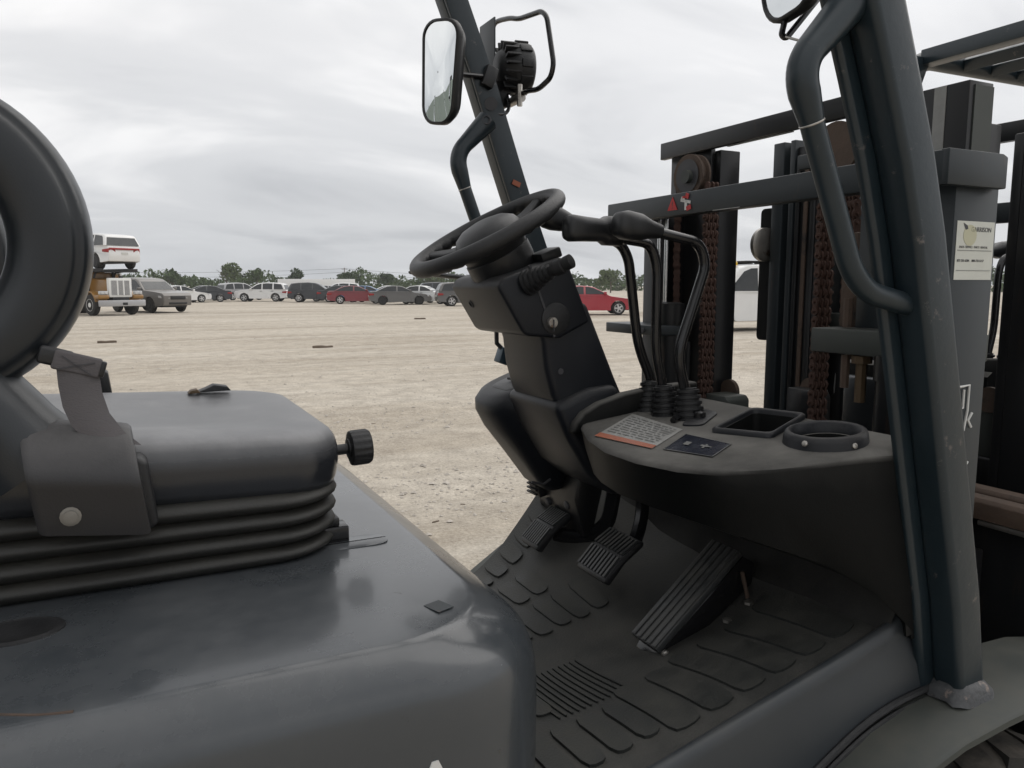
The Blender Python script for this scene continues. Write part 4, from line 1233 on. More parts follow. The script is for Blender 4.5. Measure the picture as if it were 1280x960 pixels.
# dealer sticker on the side of the near rail (faces sideways)
def side(x_, z_, y_=-.4462):
    return Matrix(((1, 0, 0, x_), (0, 0, -1, y_), (0, 1, 0, z_), (0, 0, 0, 1)))
stk = MB().span((1.1725, -.4460, 1.508), (1.2665, -.4452, 1.600)).build('dealer_sticker', M_LABEL, railR)
text_mesh('GARRISON', .0105, M_INK, 'sticker_name', side(1.2065, 1.584), stk, .0003)
text_mesh('SALES  SERVICE  PARTS  RENTAL', .0050, M_INKGREY, 'sticker_line', side(1.1800, 1.558), stk, .0003)
text_mesh('877-255-6284    800-732-5117', .0054, M_INK, 'sticker_line', side(1.1770, 1.5365), stk, .0003)
MB().span((1.1760, -.4466, 1.5540), (1.2620, -.4461, 1.5546)).build('sticker_rule', M_INK, stk)
MB().span((1.1760, -.4466, 1.5225), (1.2620, -.4461, 1.5230)).build('sticker_rule', M_INK, stk)
MB().lathe([(.0165, 0), (.0165, .0004), (.001, .0004)], (1.205, -.4461, 1.578), (0, -1, 0), 24).build('sticker_emblem', M_INKGOLD, stk)
MB().prism([(1.187, 1.597), (1.197, 1.593), (1.199, 1.588), (1.193, 1.586)], -.4467, -.4462).build('sticker_emblem', M_INK, stk)
# hand-painted marks lower down on the rail
def stroke(pts, r_=.0022, m_=M_WHITEINK):
    MB().tube([(p[0] + .020, -.4462, p[1]) for p in pts], r_, 6).build('painted_mark', m_, railR)
stroke([(1.186, 1.335), (1.212, 1.337), (1.2115, 1.295), (1.205, 1.262), (1.198, 1.262)])
stroke([(1.199, 1.330), (1.199, 1.300), (1.186, 1.298)])
stroke([(1.224, 1.290), (1.215, 1.278), (1.224, 1.266)])
stroke([(1.199, 1.250), (1.199, 1.190)])
stroke([(1.190, 1.220), (1.206, 1.222)])
stroke([(1.222, 1.208), (1.213, 1.196), (1.214, 1.180), (1.222, 1.172)])
MB().span((1.180, -.4466, 1.265), (1.196, -.4455, 1.300)).build('painted_mark', M_RED, railR)
# carriage in front of the mast
cg = MB().prism([(1.498, 1.036), (1.545, 1.036), (1.545, 1.070), (1.538, 1.078), (1.506, 1.078), (1.498, 1.070)], -.50, .50).build('fork_carriage', M_RUSTBAR, fork, bevel=.002)
MB().span((1.524, -.49, .56), (1.545, .49, 1.0355)).build('carriage_plate', M_MASTBLK, cg, bevel=.003)
MB().span((1.500, -.47, 1.0345), (1.523, -.31, 1.024)).build('wear_strip', M_STEEL, cg, bevel=.002)
MB().span((1.505, -.50, .42), (1.545, .50, .52)).build('carriage_bar', M_RUSTBAR, cg, bevel=.004)
for k in range(5):
    y_ = -.44 + .22 * k
    MB().span((1.490, y_ - .012, 1.030), (1.4975, y_ + .012, 1.060)).build('notch_block', M_MASTBLK, cg, bevel=.002)
for y_ in (-.30, .30):
    MB().span((1.44, y_ - .03, .40), (1.4975, y_ + .03, .98)).build('carriage_bracket', M_MASTBLK, cg, bevel=.004)
MB().span((1.12, -.36, .30), (1.20, .36, .84)).build('axle_housing', M_MASTBLK, fork, bevel=.01)

# ---------------------------------------------------------------- second forklift, nose to nose with the first
fork2 = copy_tree(fork)
fork2.location = (3.12, .09, 0)
fork2.rotation_euler = (0, 0, math.pi)
fork['label'] = 'grey forklift with open cab, black vinyl seat and steering wheel, seat side facing us'
fork2['label'] = 'second grey forklift standing nose to nose beyond the mast of the nearer one'
for o_ in (fork, fork2):
    o_['group'] = 'grey forklifts'

# ================================================================== vehicles in the yard
M_GLASS = mat('car_glass', (0.025, 0.028, 0.030), 0.08, var=0.15, rvar=0.02, dust_toplight=0.22, dust_toplight_col=(0.25, 0.24, 0.22), dscale=1.5)
M_CTYRE = mat('car_tyre', (0.022, 0.021, 0.020), 0.85, var=0.2, dust_toplight=0.5, dust_toplight_col=(0.2, 0.18, 0.15), dscale=3)
M_CRIM = mat('alloy_rim', (0.55, 0.55, 0.55), 0.4, metal=0.35, var=0.2, dust_toplight=0.3, dscale=4)
M_CRIMD = mat('dark_rim', (0.03, 0.03, 0.032), 0.4, metal=0.5, var=0.2, dust_toplight=0.3, dscale=4)
M_LAMP = mat('headlight_lens', (0.55, 0.56, 0.57), 0.15, var=0.2)
M_TAIL = mat('tail_lens', (0.30, 0.015, 0.015), 0.2, var=0.2)
M_TRIM = mat('black_trim', (0.015, 0.015, 0.016), 0.5, var=0.2, dust_toplight=0.25, dscale=4)
M_PLATE = mat('number_plate', (0.55, 0.55, 0.52), 0.5, var=0.1)
def paint(name, col, dust_toplight=0.25, rough=0.28):
    return mat(name, col, rough, var=0.05, vscale=2, dust_toplight=dust_toplight, dust_toplight_col=(0.38, 0.34, 0.29), dscale=1.6, coat=0.5, rvar=0.04)
P_WHITE = paint('white_car_paint', (0.74, 0.74, 0.73), 0.15)
P_DARK = paint('charcoal_car_paint', (0.030, 0.033, 0.038))
P_GREY = paint('grey_car_paint', (0.115, 0.112, 0.108), 0.3)
P_SILVER = paint('silver_car_paint', (0.36, 0.36, 0.37))
P_RED = paint('red_car_paint', (0.20, 0.022, 0.030), 0.2)
P_BRIGHTRED = paint('bright_red_car_paint', (0.36, 0.02, 0.035), 0.2)
P_BLUE = paint('blue_car_paint', (0.07, 0.16, 0.33), 0.2)
P_NAVY = paint('navy_car_paint', (0.022, 0.028, 0.042))
P_GOLD = paint('gold_truck_paint', (0.27, 0.135, 0.025), 0.2)
P_TAUPE = paint('taupe_car_paint', (0.16, 0.15, 0.14), 0.35)

def arch(cx_, r_, zb, n=9):
    a0 = math.asin(min(1, max(-1, (zb - r_ * .98) / r_)))
    return [(cx_ + r_ * 1.16 * math.cos(a), r_ + r_ * 1.16 * math.sin(a)) for a in [math.pi - a0 - (math.pi - 2 * a0) * k / (n - 1) for k in range(n)]]
KINDS = {
    'sedan': dict(L=4.80, W=1.82, wb=(1.42, -1.36), r=.335, belt=.98,
                  body=[(2.34, .30), (2.40, .50), (2.37, .62), (2.26, .72), (1.85, .82), (1.05, .935), (.95, .97), (-.4, 1.0), (-1.55, 1.02), (-2.10, 1.03), (-2.30, .99), (-2.36, .78), (-2.40, .52), (-2.34, .30)],
                  cab=[(1.00, .93), (.62, 1.16), (.22, 1.36), (-.05, 1.425), (-.55, 1.45), (-1.02, 1.405), (-1.45, 1.22), (-1.88, 1.0)], ws=(0, 2), rw=(5, 7), posts=[(-.28, .10)]),
    'suv': dict(L=4.75, W=1.90, wb=(1.42, -1.38), r=.37, belt=1.06,
                body=[(2.32, .36), (2.38, .60), (2.36, .80), (2.24, .93), (1.75, 1.02), (1.05, 1.085), (.95, 1.10), (-.4, 1.10), (-1.6, 1.13), (-2.15, 1.14), (-2.30, 1.05), (-2.36, .80), (-2.38, .55), (-2.32, .36)],
                cab=[(1.05, 1.05), (.70, 1.32), (.34, 1.56), (.05, 1.66), (-.60, 1.72), (-1.40, 1.69), (-1.98, 1.62), (-2.08, 1.52), (-2.26, 1.10)], ws=(0, 2), rw=(7, 8), posts=[(-.20, .10), (-1.18, .12)]),
    'bigsuv': dict(L=5.25, W=2.03, wb=(1.55, -1.52), r=.41, belt=1.20,
                   body=[(2.56, .40), (2.62, .62), (2.61, .92), (2.48, 1.06), (1.9, 1.15), (1.12, 1.21), (1.0, 1.23), (-.4, 1.23), (-1.8, 1.25), (-2.42, 1.25), (-2.56, 1.15), (-2.61, .85), (-2.62, .6), (-2.55, .40)],
                   cab=[(1.10, 1.18), (.80, 1.42), (.42, 1.72), (.15, 1.84), (-.60, 1.90), (-1.60, 1.88), (-2.22, 1.80), (-2.33, 1.70), (-2.52, 1.24)], ws=(0, 2), rw=(7, 8), posts=[(-.18, .10), (-1.25, .12)]),
    'van': dict(L=5.6, W=2.02, wb=(1.75, -1.65), r=.38, belt=1.25,
                body=[(2.72, .42), (2.80, .62), (2.78, .95), (2.62, 1.15), (2.2, 1.24), (1.75, 1.30), (1.6, 1.32), (-.4, 1.32), (-1.8, 1.32), (-2.70, 1.32), (-2.76, 1.2), (-2.79, .85), (-2.8, .6), (-2.75, .42)],
                cab=[(1.80, 1.25), (1.45, 1.62), (1.10, 2.02), (.80, 2.14), (-.60, 2.20), (-1.9, 2.20), (-2.60, 2.16), (-2.70, 2.05), (-2.76, 1.30)], ws=(0, 2), rw=(7, 8), posts=[(.35, .14), (-.95, .16)]),
}
def clipx(poly, lo, hi):
    for sgn, v in ((1, lo), (-1, hi)):
        out = []
        for i in range(len(poly)):
            a, b_ = poly[i - 1], poly[i]
            ia, ib = sgn * (a[0] - v) >= 0, sgn * (b_[0] - v) >= 0
            if ia != ib:
                t = (v - a[0]) / (b_[0] - a[0]); out.append((v, a[1] + t * (b_[1] - a[1])))
            if ib: out.append(b_)
        poly = out
        if not poly: return []
    return poly
CARM = {}
def car_meshes(kind):
    if kind in CARM: return CARM[kind]
    K = KINDS[kind]; L_, W_ = K['L'], K['W']
    Hh = max(p[1] for p in K['cab']); belt = K['belt']; r_ = K['r']
    zb = K['body'][0][1]
    def hwb(x_, z_):
        t = abs(x_) / (L_ / 2)
        k = 1 - .17 * max(0, (t - .62) / .38) ** 2.2
        z2 = 1 - .035 * max(0, (z_ - .7 * belt) / (.3 * belt)) ** 2 - .03 * max(0, (.55 * belt - z_) / (.55 * belt))
        return W_ / 2 * k * z2
    def hwc(z_):
        return W_ / 2 * .955 - (.17 if kind != 'van' else .10) * max(0, (z_ - belt) / (Hh - belt)) ** 1.2 * 1.0
    prof = list(K['body'])
    rear = prof[-1]
    bottom = [(K['wb'][1] - r_ * 1.16 - .05, zb - .06)] + [(x_, z_) for x_, z_ in arch(K['wb'][1], r_, zb - .06)] + [(K['wb'][1] + r_ * 1.2 + .06, zb - .08), (K['wb'][0] - r_ * 1.2 - .06, zb - .08)] + arch(K['wb'][0], r_, zb - .06) + [(K['wb'][0] + r_ * 1.16 + .05, zb - .04)]
    prof = prof + bottom
    rings = []
    cz_ = belt * .62
    for f, sc in ((-1, .955), (-.965, .985), (-.86, 1), (0, 1.0), (.86, 1), (.965, .985), (1, .955)):
        rings.append([(x_ * (1 - (1 - sc) * .35), f * hwb(x_, z_), (cz_ + (z_ - cz_) * sc) if z_ > .5 * belt else z_) for x_, z_ in prof])
    out = {'body': MB().loft(rings).mesh('body', angle=32)}
    rings = []
    cab = K['cab']
    for f, sc in ((-1, .93), (-.97, .97), (-.88, 1), (0, 1.008), (.88, 1), (.97, .97), (1, .93)):
        rings.append([(x_ * (1 - (1 - sc) * .25), f * hwc(z_), belt + (z_ - belt) * sc) for x_, z_ in cab])
    out['cabin'] = MB().loft(rings).mesh('cabin', angle=40)
    # side glass
    cxm = sum(p[0] for p in cab) / len(cab)
    inner = []
    for x_, z_ in cab:
        zz = belt + .035 + (z_ - belt) * .83 if z_ > belt + .06 else belt + .05
        inner.append((cxm + (x_ - cxm) * .90, zz))
    edges = [-9] + [p[0] for p in sorted(K['posts'])] + [9]
    panes = []
    ps = sorted(K['posts'])
    lo = -9
    segs = []
    for c_, w2 in ps:
        segs.append((lo, c_ - w2 / 2)); lo = c_ + w2 / 2
    segs.append((lo, 9))
    out['glass'] = []
    for s_ in (-1, 1):
        for a, b_ in segs:
            q = clipx(inner, a, b_)
            if len(q) < 3: continue
            mb = MB()
            mb.loft([[(p[0], s_ * (hwc(p[1]) - .03), p[1]) for p in q], [(p[0], s_ * (hwc(p[1]) + .006), p[1]) for p in q]])
            out['glass'].append(mb.mesh('side_window', smooth=False))
    def scr(i0, i1, out_x):
        (xa, za), (xb, zb2) = cab[i0], cab[i1]
        za2 = max(za, belt + .04)
        t0, t1 = (za2 - za) / (zb2 - za) if zb2 != za else 0, .93
        pts = []
        for t in (t0 + .03, t1):
            x_, z_ = xa + (xb - xa) * t, za + (zb2 - za) * t
            # follow intermediate profile points
            for k in range(min(i0, i1), max(i0, i1)):
                (x1, z1), (x2, z2) = cab[k], cab[k + 1]
                if min(z1, z2) <= z_ <= max(z1, z2) and abs(z2 - z1) > .01:
                    x_ = x1 + (x2 - x1) * (z_ - z1) / (z2 - z1)
            pts.append((x_ + out_x, z_))
        (x0, z0), (x1, z1) = pts
        h0, h1 = hwc(z0) * .90, hwc(z1) * .86
        ox = -.03 if out_x > 0 else .03
        mb = MB().loft([[(x0 + ox, -h0, z0), (x0 + ox, h0, z0), (x1 + ox, h1, z1), (x1 + ox, -h1, z1)], [(x0, -h0, z0), (x0, h0, z0), (x1, h1, z1), (x1, -h1, z1)]])
        return mb
    i0, i1 = K['ws']; out['windshield'] = scr(i0, i1, .022).mesh('windshield', smooth=False)
    i0, i1 = K['rw']; out['rear_window'] = scr(i1, i0, -.022).mesh('rear_window', smooth=False)
    xf, xr = L_ / 2, -L_ / 2
    zf = belt * .70
    hl = []; tl = []
    for s_ in (-1, 1):
        y1 = s_ * hwb(xf * .93, zf) * 1.0
        hl.append(MB().loft([[(xf - .38, s_ * (abs(y1) + .035), zf - .04), (xf - .38, s_ * (abs(y1) + .035), zf + .08), (xf - .38, s_ * (abs(y1) - .10), zf + .10), (xf - .38, s_ * (abs(y1) - .10), zf - .04)], [(xf - .02, s_ * (abs(y1) - .10), zf - .06), (xf - .05, s_ * (abs(y1) - .10), zf + .05), (xf - .03, s_ * (abs(y1) - .42), zf + .03), (xf - .0, s_ * (abs(y1) - .42), zf - .06)]]).mesh('headlight', bevel=.012))
        zt_ = belt * .80
        tl.append(MB().loft([[(xr + .40, s_ * (hwb(xr * .84, zt_) + .006), zt_ - .05), (xr + .40, s_ * (hwb(xr * .84, zt_) + .006), zt_ + .06), (xr + .40, s_ * (abs(y1) - .10), zt_ + .09), (xr + .40, s_ * (abs(y1) - .10), zt_ - .07)], [(xr + .03, s_ * (abs(y1) - .05), zt_ - .09), (xr + .05, s_ * (abs(y1) - .05), zt_ + .10), (xr + .035, s_ * (abs(y1) - .40), zt_ + .10), (xr + .01, s_ * (abs(y1) - .40), zt_ - .07)]]).mesh('taillight', bevel=.012))
    out['headlight'] = hl; out['taillight'] = tl
    out['grille'] = MB().span((xf - .2, -.42 * W_ / 1.9, zf - .13), (xf + .012, .42 * W_ / 1.9, zf + .07)).mesh('grille', bevel=.02)
    out['intake'] = MB().span((xf - .2, -.50 * W_ / 1.9, zb + .06), (xf + .006, .50 * W_ / 1.9, zb + .17)).mesh('intake', bevel=.02)
    out['plate'] = MB().span((xr - .012, -.16, belt * .62), (xr + .1, .16, belt * .62 + .12)).mesh('number_plate')
    out['under'] = MB().span((-L_ * .44, -W_ * .36, zb * .75), (L_ * .44, W_ * .36, belt * .55)).mesh('underbody')
    mm = []
    for s_ in (-1, 1):
        x_ = cab[0][0] - .28
        mm.append(MB().span((x_ - .07, s_ * (W_ / 2 - .02), belt + .03), (x_ + .07, s_ * (W_ / 2 + .17), belt + .17)).mesh('side_mirror', bevel=.03))
    out['mirror'] = mm
    hd = []
    for s_ in (-1, 1):
        for x_ in (.02 + K['posts'][-1 if len(K['posts']) > 1 else 0][0] * 0 - .12, -1.08):
            hd.append(MB().span((x_ - .10, s_ * (W_ / 2 * .97), belt - .13), (x_ + .10, s_ * (W_ / 2 * 1.005), belt - .10)).mesh('door_handle', bevel=.008))
    out['handle'] = hd
    w2 = .225
    out['wheel'] = MB().lathe([(r_ * .62, -w2 / 2), (r_ * .9, -w2 / 2), (r_ * .985, -w2 / 2 + .035), (r_, -w2 / 5), (r_, w2 / 5), (r_ * .985, w2 / 2 - .035), (r_ * .9, w2 / 2), (r_ * .62, w2 / 2)], (0, 0, 0), (0, 1, 0), 26).mesh('wheel', angle=35)
    rm = MB().lathe([(r_ * .66, .100), (r_ * .655, .122), (r_ * .60, .122), (r_ * .585, .115), (.02, .115)], (0, 0, 0), (0, 1, 0), 26)
    rm.lathe([(r_ * .17, .10), (r_ * .16, .132), (.002, .134)], (0, 0, 0), (0, 1, 0), 14)
    for k in range(5):
        a = 2 * math.pi * k / 5
        rm.box((math.cos(a) * r_ * .36, .118, math.sin(a) * r_ * .36), (r_ * .46, .022, .075), Matrix.Rotation(-a, 3, 'Y'))
    out['rim'] = rm.mesh('rim', angle=35)
    out['dish'] = MB().lathe([(r_ * .58, .1155), (r_ * .2, .1158), (.002, .116)], (0, 0, 0), (0, 1, 0), 20).mesh('wheel_dish')
    CARM[kind] = out
    return out
def mesh_obj(name, me, m, parent, loc=None, rz=0.0):
    o_ = bpy.data.objects.new(name, me)
    if not me.materials:
        me.materials.append(m)
    o_.material_slots[0].link = 'OBJECT'
    o_.material_slots[0].material = m
    COL.objects.link(o_)
    o_.parent = parent
    if loc: o_.location = loc
    o_.rotation_euler = (0, 0, rz)
    return o_
def car(kind, p, loc, heading, label, cat, group, rim=M_CRIM, lower=None):
    K = KINDS[kind]; Mh = car_meshes(kind)
    root = empty({'sedan': 'parked_car', 'suv': 'parked_suv', 'bigsuv': 'parked_suv', 'van': 'parked_van'}[kind], loc, R(heading))
    tag(root, label, cat, group)
    mesh_obj('body', Mh['body'], p, root)
    mesh_obj('cabin', Mh['cabin'], p, root)
    mesh_obj('underbody', Mh['under'], M_TRIM, root)
    for q in Mh['glass']: mesh_obj('side_window', q, M_GLASS, root)
    mesh_obj('windshield', Mh['windshield'], M_GLASS, root)
    mesh_obj('rear_window', Mh['rear_window'], M_GLASS, root)
    for q in Mh['headlight']: mesh_obj('headlight', q, M_LAMP, root)
    for q in Mh['taillight']: mesh_obj('taillight', q, M_TAIL, root)
    mesh_obj('grille', Mh['grille'], M_TRIM, root)
    mesh_obj('air_intake', Mh['intake'], M_TRIM, root)
    mesh_obj('number_plate', Mh['plate'], M_PLATE, root)
    for q in Mh['mirror']: mesh_obj('side_mirror', q, p, root)
    for q in Mh['handle']: mesh_obj('door_handle', q, M_TRIM if p is P_WHITE else p, root)
    for x_ in K['wb']:
        for s_ in (-1, 1):
            w_o = mesh_obj('wheel', Mh['wheel'], M_CTYRE, root, (x_, s_ * (K['W'] / 2 - .125), K['r']), 0 if s_ > 0 else math.pi)
            mesh_obj('rim', Mh['rim'], rim, w_o)
            mesh_obj('wheel_dish', Mh['dish'], M_TRIM, w_o)
    return root
ROW = 'cars parked along the far side of the yard'
def gz(x_, y_): return (x_, y_, ground_z(x_, y_))
car('bigsuv', P_TAUPE, gz(1.15, 46.6), -58, 'dusty grey full-size SUV parked beside the gold truck, nose towards us', 'suv', None, M_CRIMD)
car('sedan', P_DARK, gz(6.2, 72.9), 176, 'charcoal sedan parked just beside the white SUV in the far row', 'car', ROW)
car('suv', P_WHITE, gz(11.2, 72.4), 156, 'white SUV with its tail towards the black SUV in the far row', 'suv', ROW)
car('suv', P_DARK, gz(15.0, 67.6), -20, 'black SUV parked between the white SUV and the dark red sedan', 'suv', ROW)
car('sedan', P_RED, gz(16.7, 60.4), -14, 'dark red sedan in the far row', 'car', ROW)
car('sedan', P_DARK, gz(17.2, 66.2), -16, 'charcoal sedan squeezed behind the dark red sedan', 'car', ROW)
car('sedan', P_GREY, gz(18.9, 56.2), -14, 'grey sedan parked next to the dark red sedan in the far row', 'car', ROW, M_CRIMD)
car('sedan', P_BLUE, gz(19.0, 65.0), -20, 'blue sedan showing behind the grey sedan', 'car', ROW)
car('sedan', P_WHITE, gz(21.4, 57.4), -35, 'white sedan with its bonnet showing beside the grey sedan', 'car', ROW)
car('suv', P_GREY, gz(22.3, 50.8), -12, 'grey SUV parked half behind the steering column', 'suv', ROW)
car('sedan', P_WHITE, gz(4.2, 70.6), 20, 'white sedan parked behind the dusty grey full-size SUV', 'car', ROW)
car('sedan', P_SILVER, gz(6.4, 79.0), 172, 'silver sedan in the back row behind the charcoal sedan', 'car', ROW)
car('suv', P_SILVER, gz(10.4, 80.5), 20, 'silver SUV in the back row behind the white SUV', 'suv', ROW)
car('sedan', P_SILVER, gz(17.0, 70.2), -16, 'silver sedan in the back row behind the dark red sedan', 'car', ROW)
car('suv', P_WHITE, gz(18.4, 74.0), 165, 'white SUV in the back row behind the dark red sedan', 'suv', ROW)
car('sedan', P_WHITE, gz(21.8, 66.6), -16, 'white sedan in the back row beside the blue sedan', 'car', ROW)
car('suv', P_NAVY, gz(24.4, 60.6), -16, 'navy SUV in the back row behind the grey SUV', 'suv', ROW)
car('sedan', P_BRIGHTRED, gz(21.0, 32.4), -24, 'bright red car parked alone beyond the steering column', 'car', None)
van = car('van', P_WHITE, gz(18.9, 18.7), 172, 'white van with a yellow roof beacon seen through the mast', 'van', None)
MB().lathe([(.10, 0), (.10, .05), (.085, .11), (.05, .14), (.001, .145)], (1.0, .45, 2.13), (0, 0, 1), 18).build('roof_beacon', mat('amber_beacon', (0.7, 0.42, 0.03), 0.3, var=0.1), van)
MB().span((-1.9, -.75, 2.24), (.75, .75, 2.275)).build('roof_rack', M_TRIM, van, bevel=.006)
for x_ in (-1.7, -.6, .5):
    MB().span((x_ - .02, -.7, 2.17), (x_ + .02, .7, 2.239)).build('rack_foot', M_TRIM, van)

# white box trailer roof behind the row
tr = empty('box_trailer', gz(19.5, 88.0), R(-8))
tag(tr, 'long white box trailer standing behind the back row of cars', 'trailer')
MB().span((-4.2, -1.2, .75), (4.2, 1.2, 2.15)).build('box', P_WHITE, tr, bevel=.03)
for x_ in (-2.6, -1.6, 3.0):
    for s_ in (-1, 1):
        MB().lathe([(.25, -.12), (.48, -.12), (.5, 0), (.48, .12), (.25, .12)], (x_, s_ * 1.0, .5), (0, 1, 0), 20).build('wheel', M_CTYRE, tr)

# ---------------------------------------------------------------- gold car-hauler tractor
tk = empty('car_hauler', gz(-1.15, 43.0), R(-60))
tag(tk, 'gold conventional truck tractor with white grille and a carrying deck over its cab', 'truck')
P_CREAM = paint('white_truck_paint', (0.72, 0.72, 0.70), 0.1)
# engine hood, rounded top and slight taper to the nose
rings = []
for x_, hw, zt_, zl_ in ((.05, .62, 1.86, .95), (.9, .58, 1.80, .95), (1.75, .54, 1.76, .95), (1.80, .52, 1.74, .98)):
    rings.append([(x_, p[0], (zt_ + zl_) / 2 + p[1]) for p in rrect(hw, (zt_ - zl_) / 2, .10, 4)])
MB().loft(rings).build('engine_hood', P_GOLD, tk, angle=40)
gs = MB().loft([[(x_, p[0], 1.36 + p[1]) for p in rrect(hw, hh, .06, 4)] for x_, hw, hh in ((1.74, .58, .47), (1.90, .57, .46), (1.91, .55, .44))]).build('grille_shell', P_CREAM, tk, angle=40)
MB().span((1.90, -.46, 1.0), (1.915, .46, 1.70)).build('grille_mesh', M_TRIM, gs)
for k in range(19):
    y_ = -.44 + .88 * k / 18
    MB().span((1.915, y_ - .012, 1.0), (1.925, y_ + .012, 1.70)).build('grille_bar', M_CRIM, gs)
for y_ in (-.15, .15):
    MB().span((1.917, y_ - .03, .99), (1.932, y_ + .03, 1.71)).build('grille_post', P_CREAM, gs)
bmp = MB().prism([(2.05, -1.18), (2.22, -.75), (2.25, 0), (2.22, .75), (2.05, 1.18), (1.97, 1.18), (2.10, .72), (2.14, 0), (2.10, -.72), (1.97, -1.18)], .46, .76, 'z').build('bumper', P_SILVER, tk, bevel=.03)
MB().span((2.15, -.12, .52), (2.262, .12, .64)).build('number_plate', M_TRIM, bmp)
for s_ in (-1, 1):
    fd = MB()
    prof_o = [(1.08 + .62 * math.cos(a), .58 + .62 * math.sin(a)) for a in [R(180 - 170 * k / 12) for k in range(13)]]
    prof_i = [(1.08 + .56 * math.cos(a), .58 + .56 * math.sin(a)) for a in [R(10 + 170 * k / 12) for k in range(13)]]
    fd.prism(prof_o + [(1.85, .78), (1.95, .82), (1.95, .62)] [:0] + prof_i, s_ * .56, s_ * 1.16)
    fo = fd.build('fender', P_GOLD, tk, bevel=.02)
    MB().span((1.52, s_ * .60, .80), (1.98, s_ * 1.14, 1.02)).build('fender_nose', P_GOLD, tk, bevel=.07, seg=3)
    hl_ = MB().span((1.80, s_ * .66, 1.03), (1.97, s_ * 1.08, 1.20)).build('headlight', M_LAMP, tk, bevel=.04)
    for k in (.76, .97):
        MB().lathe([(.075, 0), (.075, .02), (.001, .025)], (1.975, s_ * k, 1.115), (1, 0, 0), 16).build('lamp_lens', M_CRIM, hl_)
    wt = MB().lathe([(.30, -.14), (.47, -.14), (.515, -.09), (.52, 0), (.515, .09), (.47, .14), (.30, .14)], (1.08, s_ * .98, .52), (0, 1, 0), 30).build('front_wheel', M_CTYRE, tk, angle=35)
    rm = MB().lathe([(.31, .12), (.29, .15), (.20, .06), (.15, .10), (.10, .16), (.001, .165)], (1.08, s_ * .98, .52), (0, s_, 0), 24)
    for k in range(10):
        a = 2 * math.pi * k / 10
        rm.lathe([(.022, .0), (.022, .10)], (1.08 + .225 * math.cos(a), s_ * .98, .52 + .225 * math.sin(a)), (0, s_, 0), 6)
    rm.build('rim', P_CREAM, wt, angle=35)
    MB().tube([(-.05, s_ * 1.12, 1.2), (-.05, s_ * 1.12, 2.08)], .09, 14).build('exhaust_stack', M_CRIM, tk)
    MB().span((-.2, s_ * .70, .62), (.55, s_ * 1.12, .92)).build('side_step', M_CRIM, tk, bevel=.04)
    for x_ in (-3.4, -4.7):
        MB().lathe([(.30, -.28), (.47, -.28), (.52, -.2), (.52, .2), (.47, .28), (.30, .28)], (x_, s_ * .88, .52), (0, 1, 0), 26).build('rear_wheel', M_CTYRE, tk, angle=35)
cb = MB().loft([[(x_ if k == 0 else x_, p[0], 1.50 + p[1]) for p in rrect(hw, hh, .12, 4)] for k, (x_, hw, hh) in enumerate(((-1.25, .98, .62), (.02, .96, .61), (.12, .94, .52)))]).build('cab', P_GOLD, tk, angle=40)
for s_ in (-1, 1):
    MB().prism([(-.95, 1.60), (-.22, 1.60), (-.10, 1.76), (-.16, 1.98), (-.95, 1.98)], s_ * .93, s_ * .992).build('side_window', M_GLASS, cb)
    MB().prism([(1, 1), (1, 1), (1, 1)][:0] or [(.05, 1.66), (.125, 1.66), (.10, 1.96), (.05, 1.96)], s_ * .06, s_ * .86).build('windshield', M_GLASS, cb)
    MB().span((.02, s_ * 1.02, 1.55), (.10, s_ * 1.20, 1.95)).build('side_mirror', M_TRIM, tk, bevel=.02)
MB().span((-6.0, -.42, .70), (1.9, .42, .94)).build('frame_rails', M_TRIM, tk, bevel=.02)
# carrying deck above the cab on posts
dk = MB().span((-3.2, -1.15, 2.20), (1.55, -.62, 2.28)).build('deck_track', M_TRIM, tk, bevel=.01)
MB().span((-3.2, .62, 2.20), (1.55, 1.15, 2.28)).build('deck_track', M_TRIM, tk, bevel=.01)
for x_ in (-3.0, -1.6, -.2, 1.0, 1.5):
    MB().span((x_ - .06, -1.15, 2.12), (x_ + .06, 1.15, 2.199)).build('deck_beam', M_TRIM, dk, bevel=.01)
for x_, y_ in ((-2.6, -1.0), (-2.6, 1.0), (.20, -.62), (.20, .62)):
    MB().tube([(x_, y_, .9), (x_, y_, 2.15)], .06, 10).build('deck_post', M_TRIM, tk)
for s_ in (-1, 1):
    MB().tube([(.45, s_ * .5, 1.75), (.60, s_ * .5, 2.1), (1.3, s_ * .55, 2.15)], .05, 8, fil=.2).build('deck_strut', M_TRIM, tk)
dv = car('suv', P_WHITE, (-1.10, 43.3, 2.285), 120, 'white SUV with red tail lamp band riding on the deck over the gold truck', 'suv', None, M_CRIMD)
MB().span((-2.40, -.75, .90), (-2.30, .75, .98)).build('tail_lamp_band', M_TAIL, dv, bevel=.01)

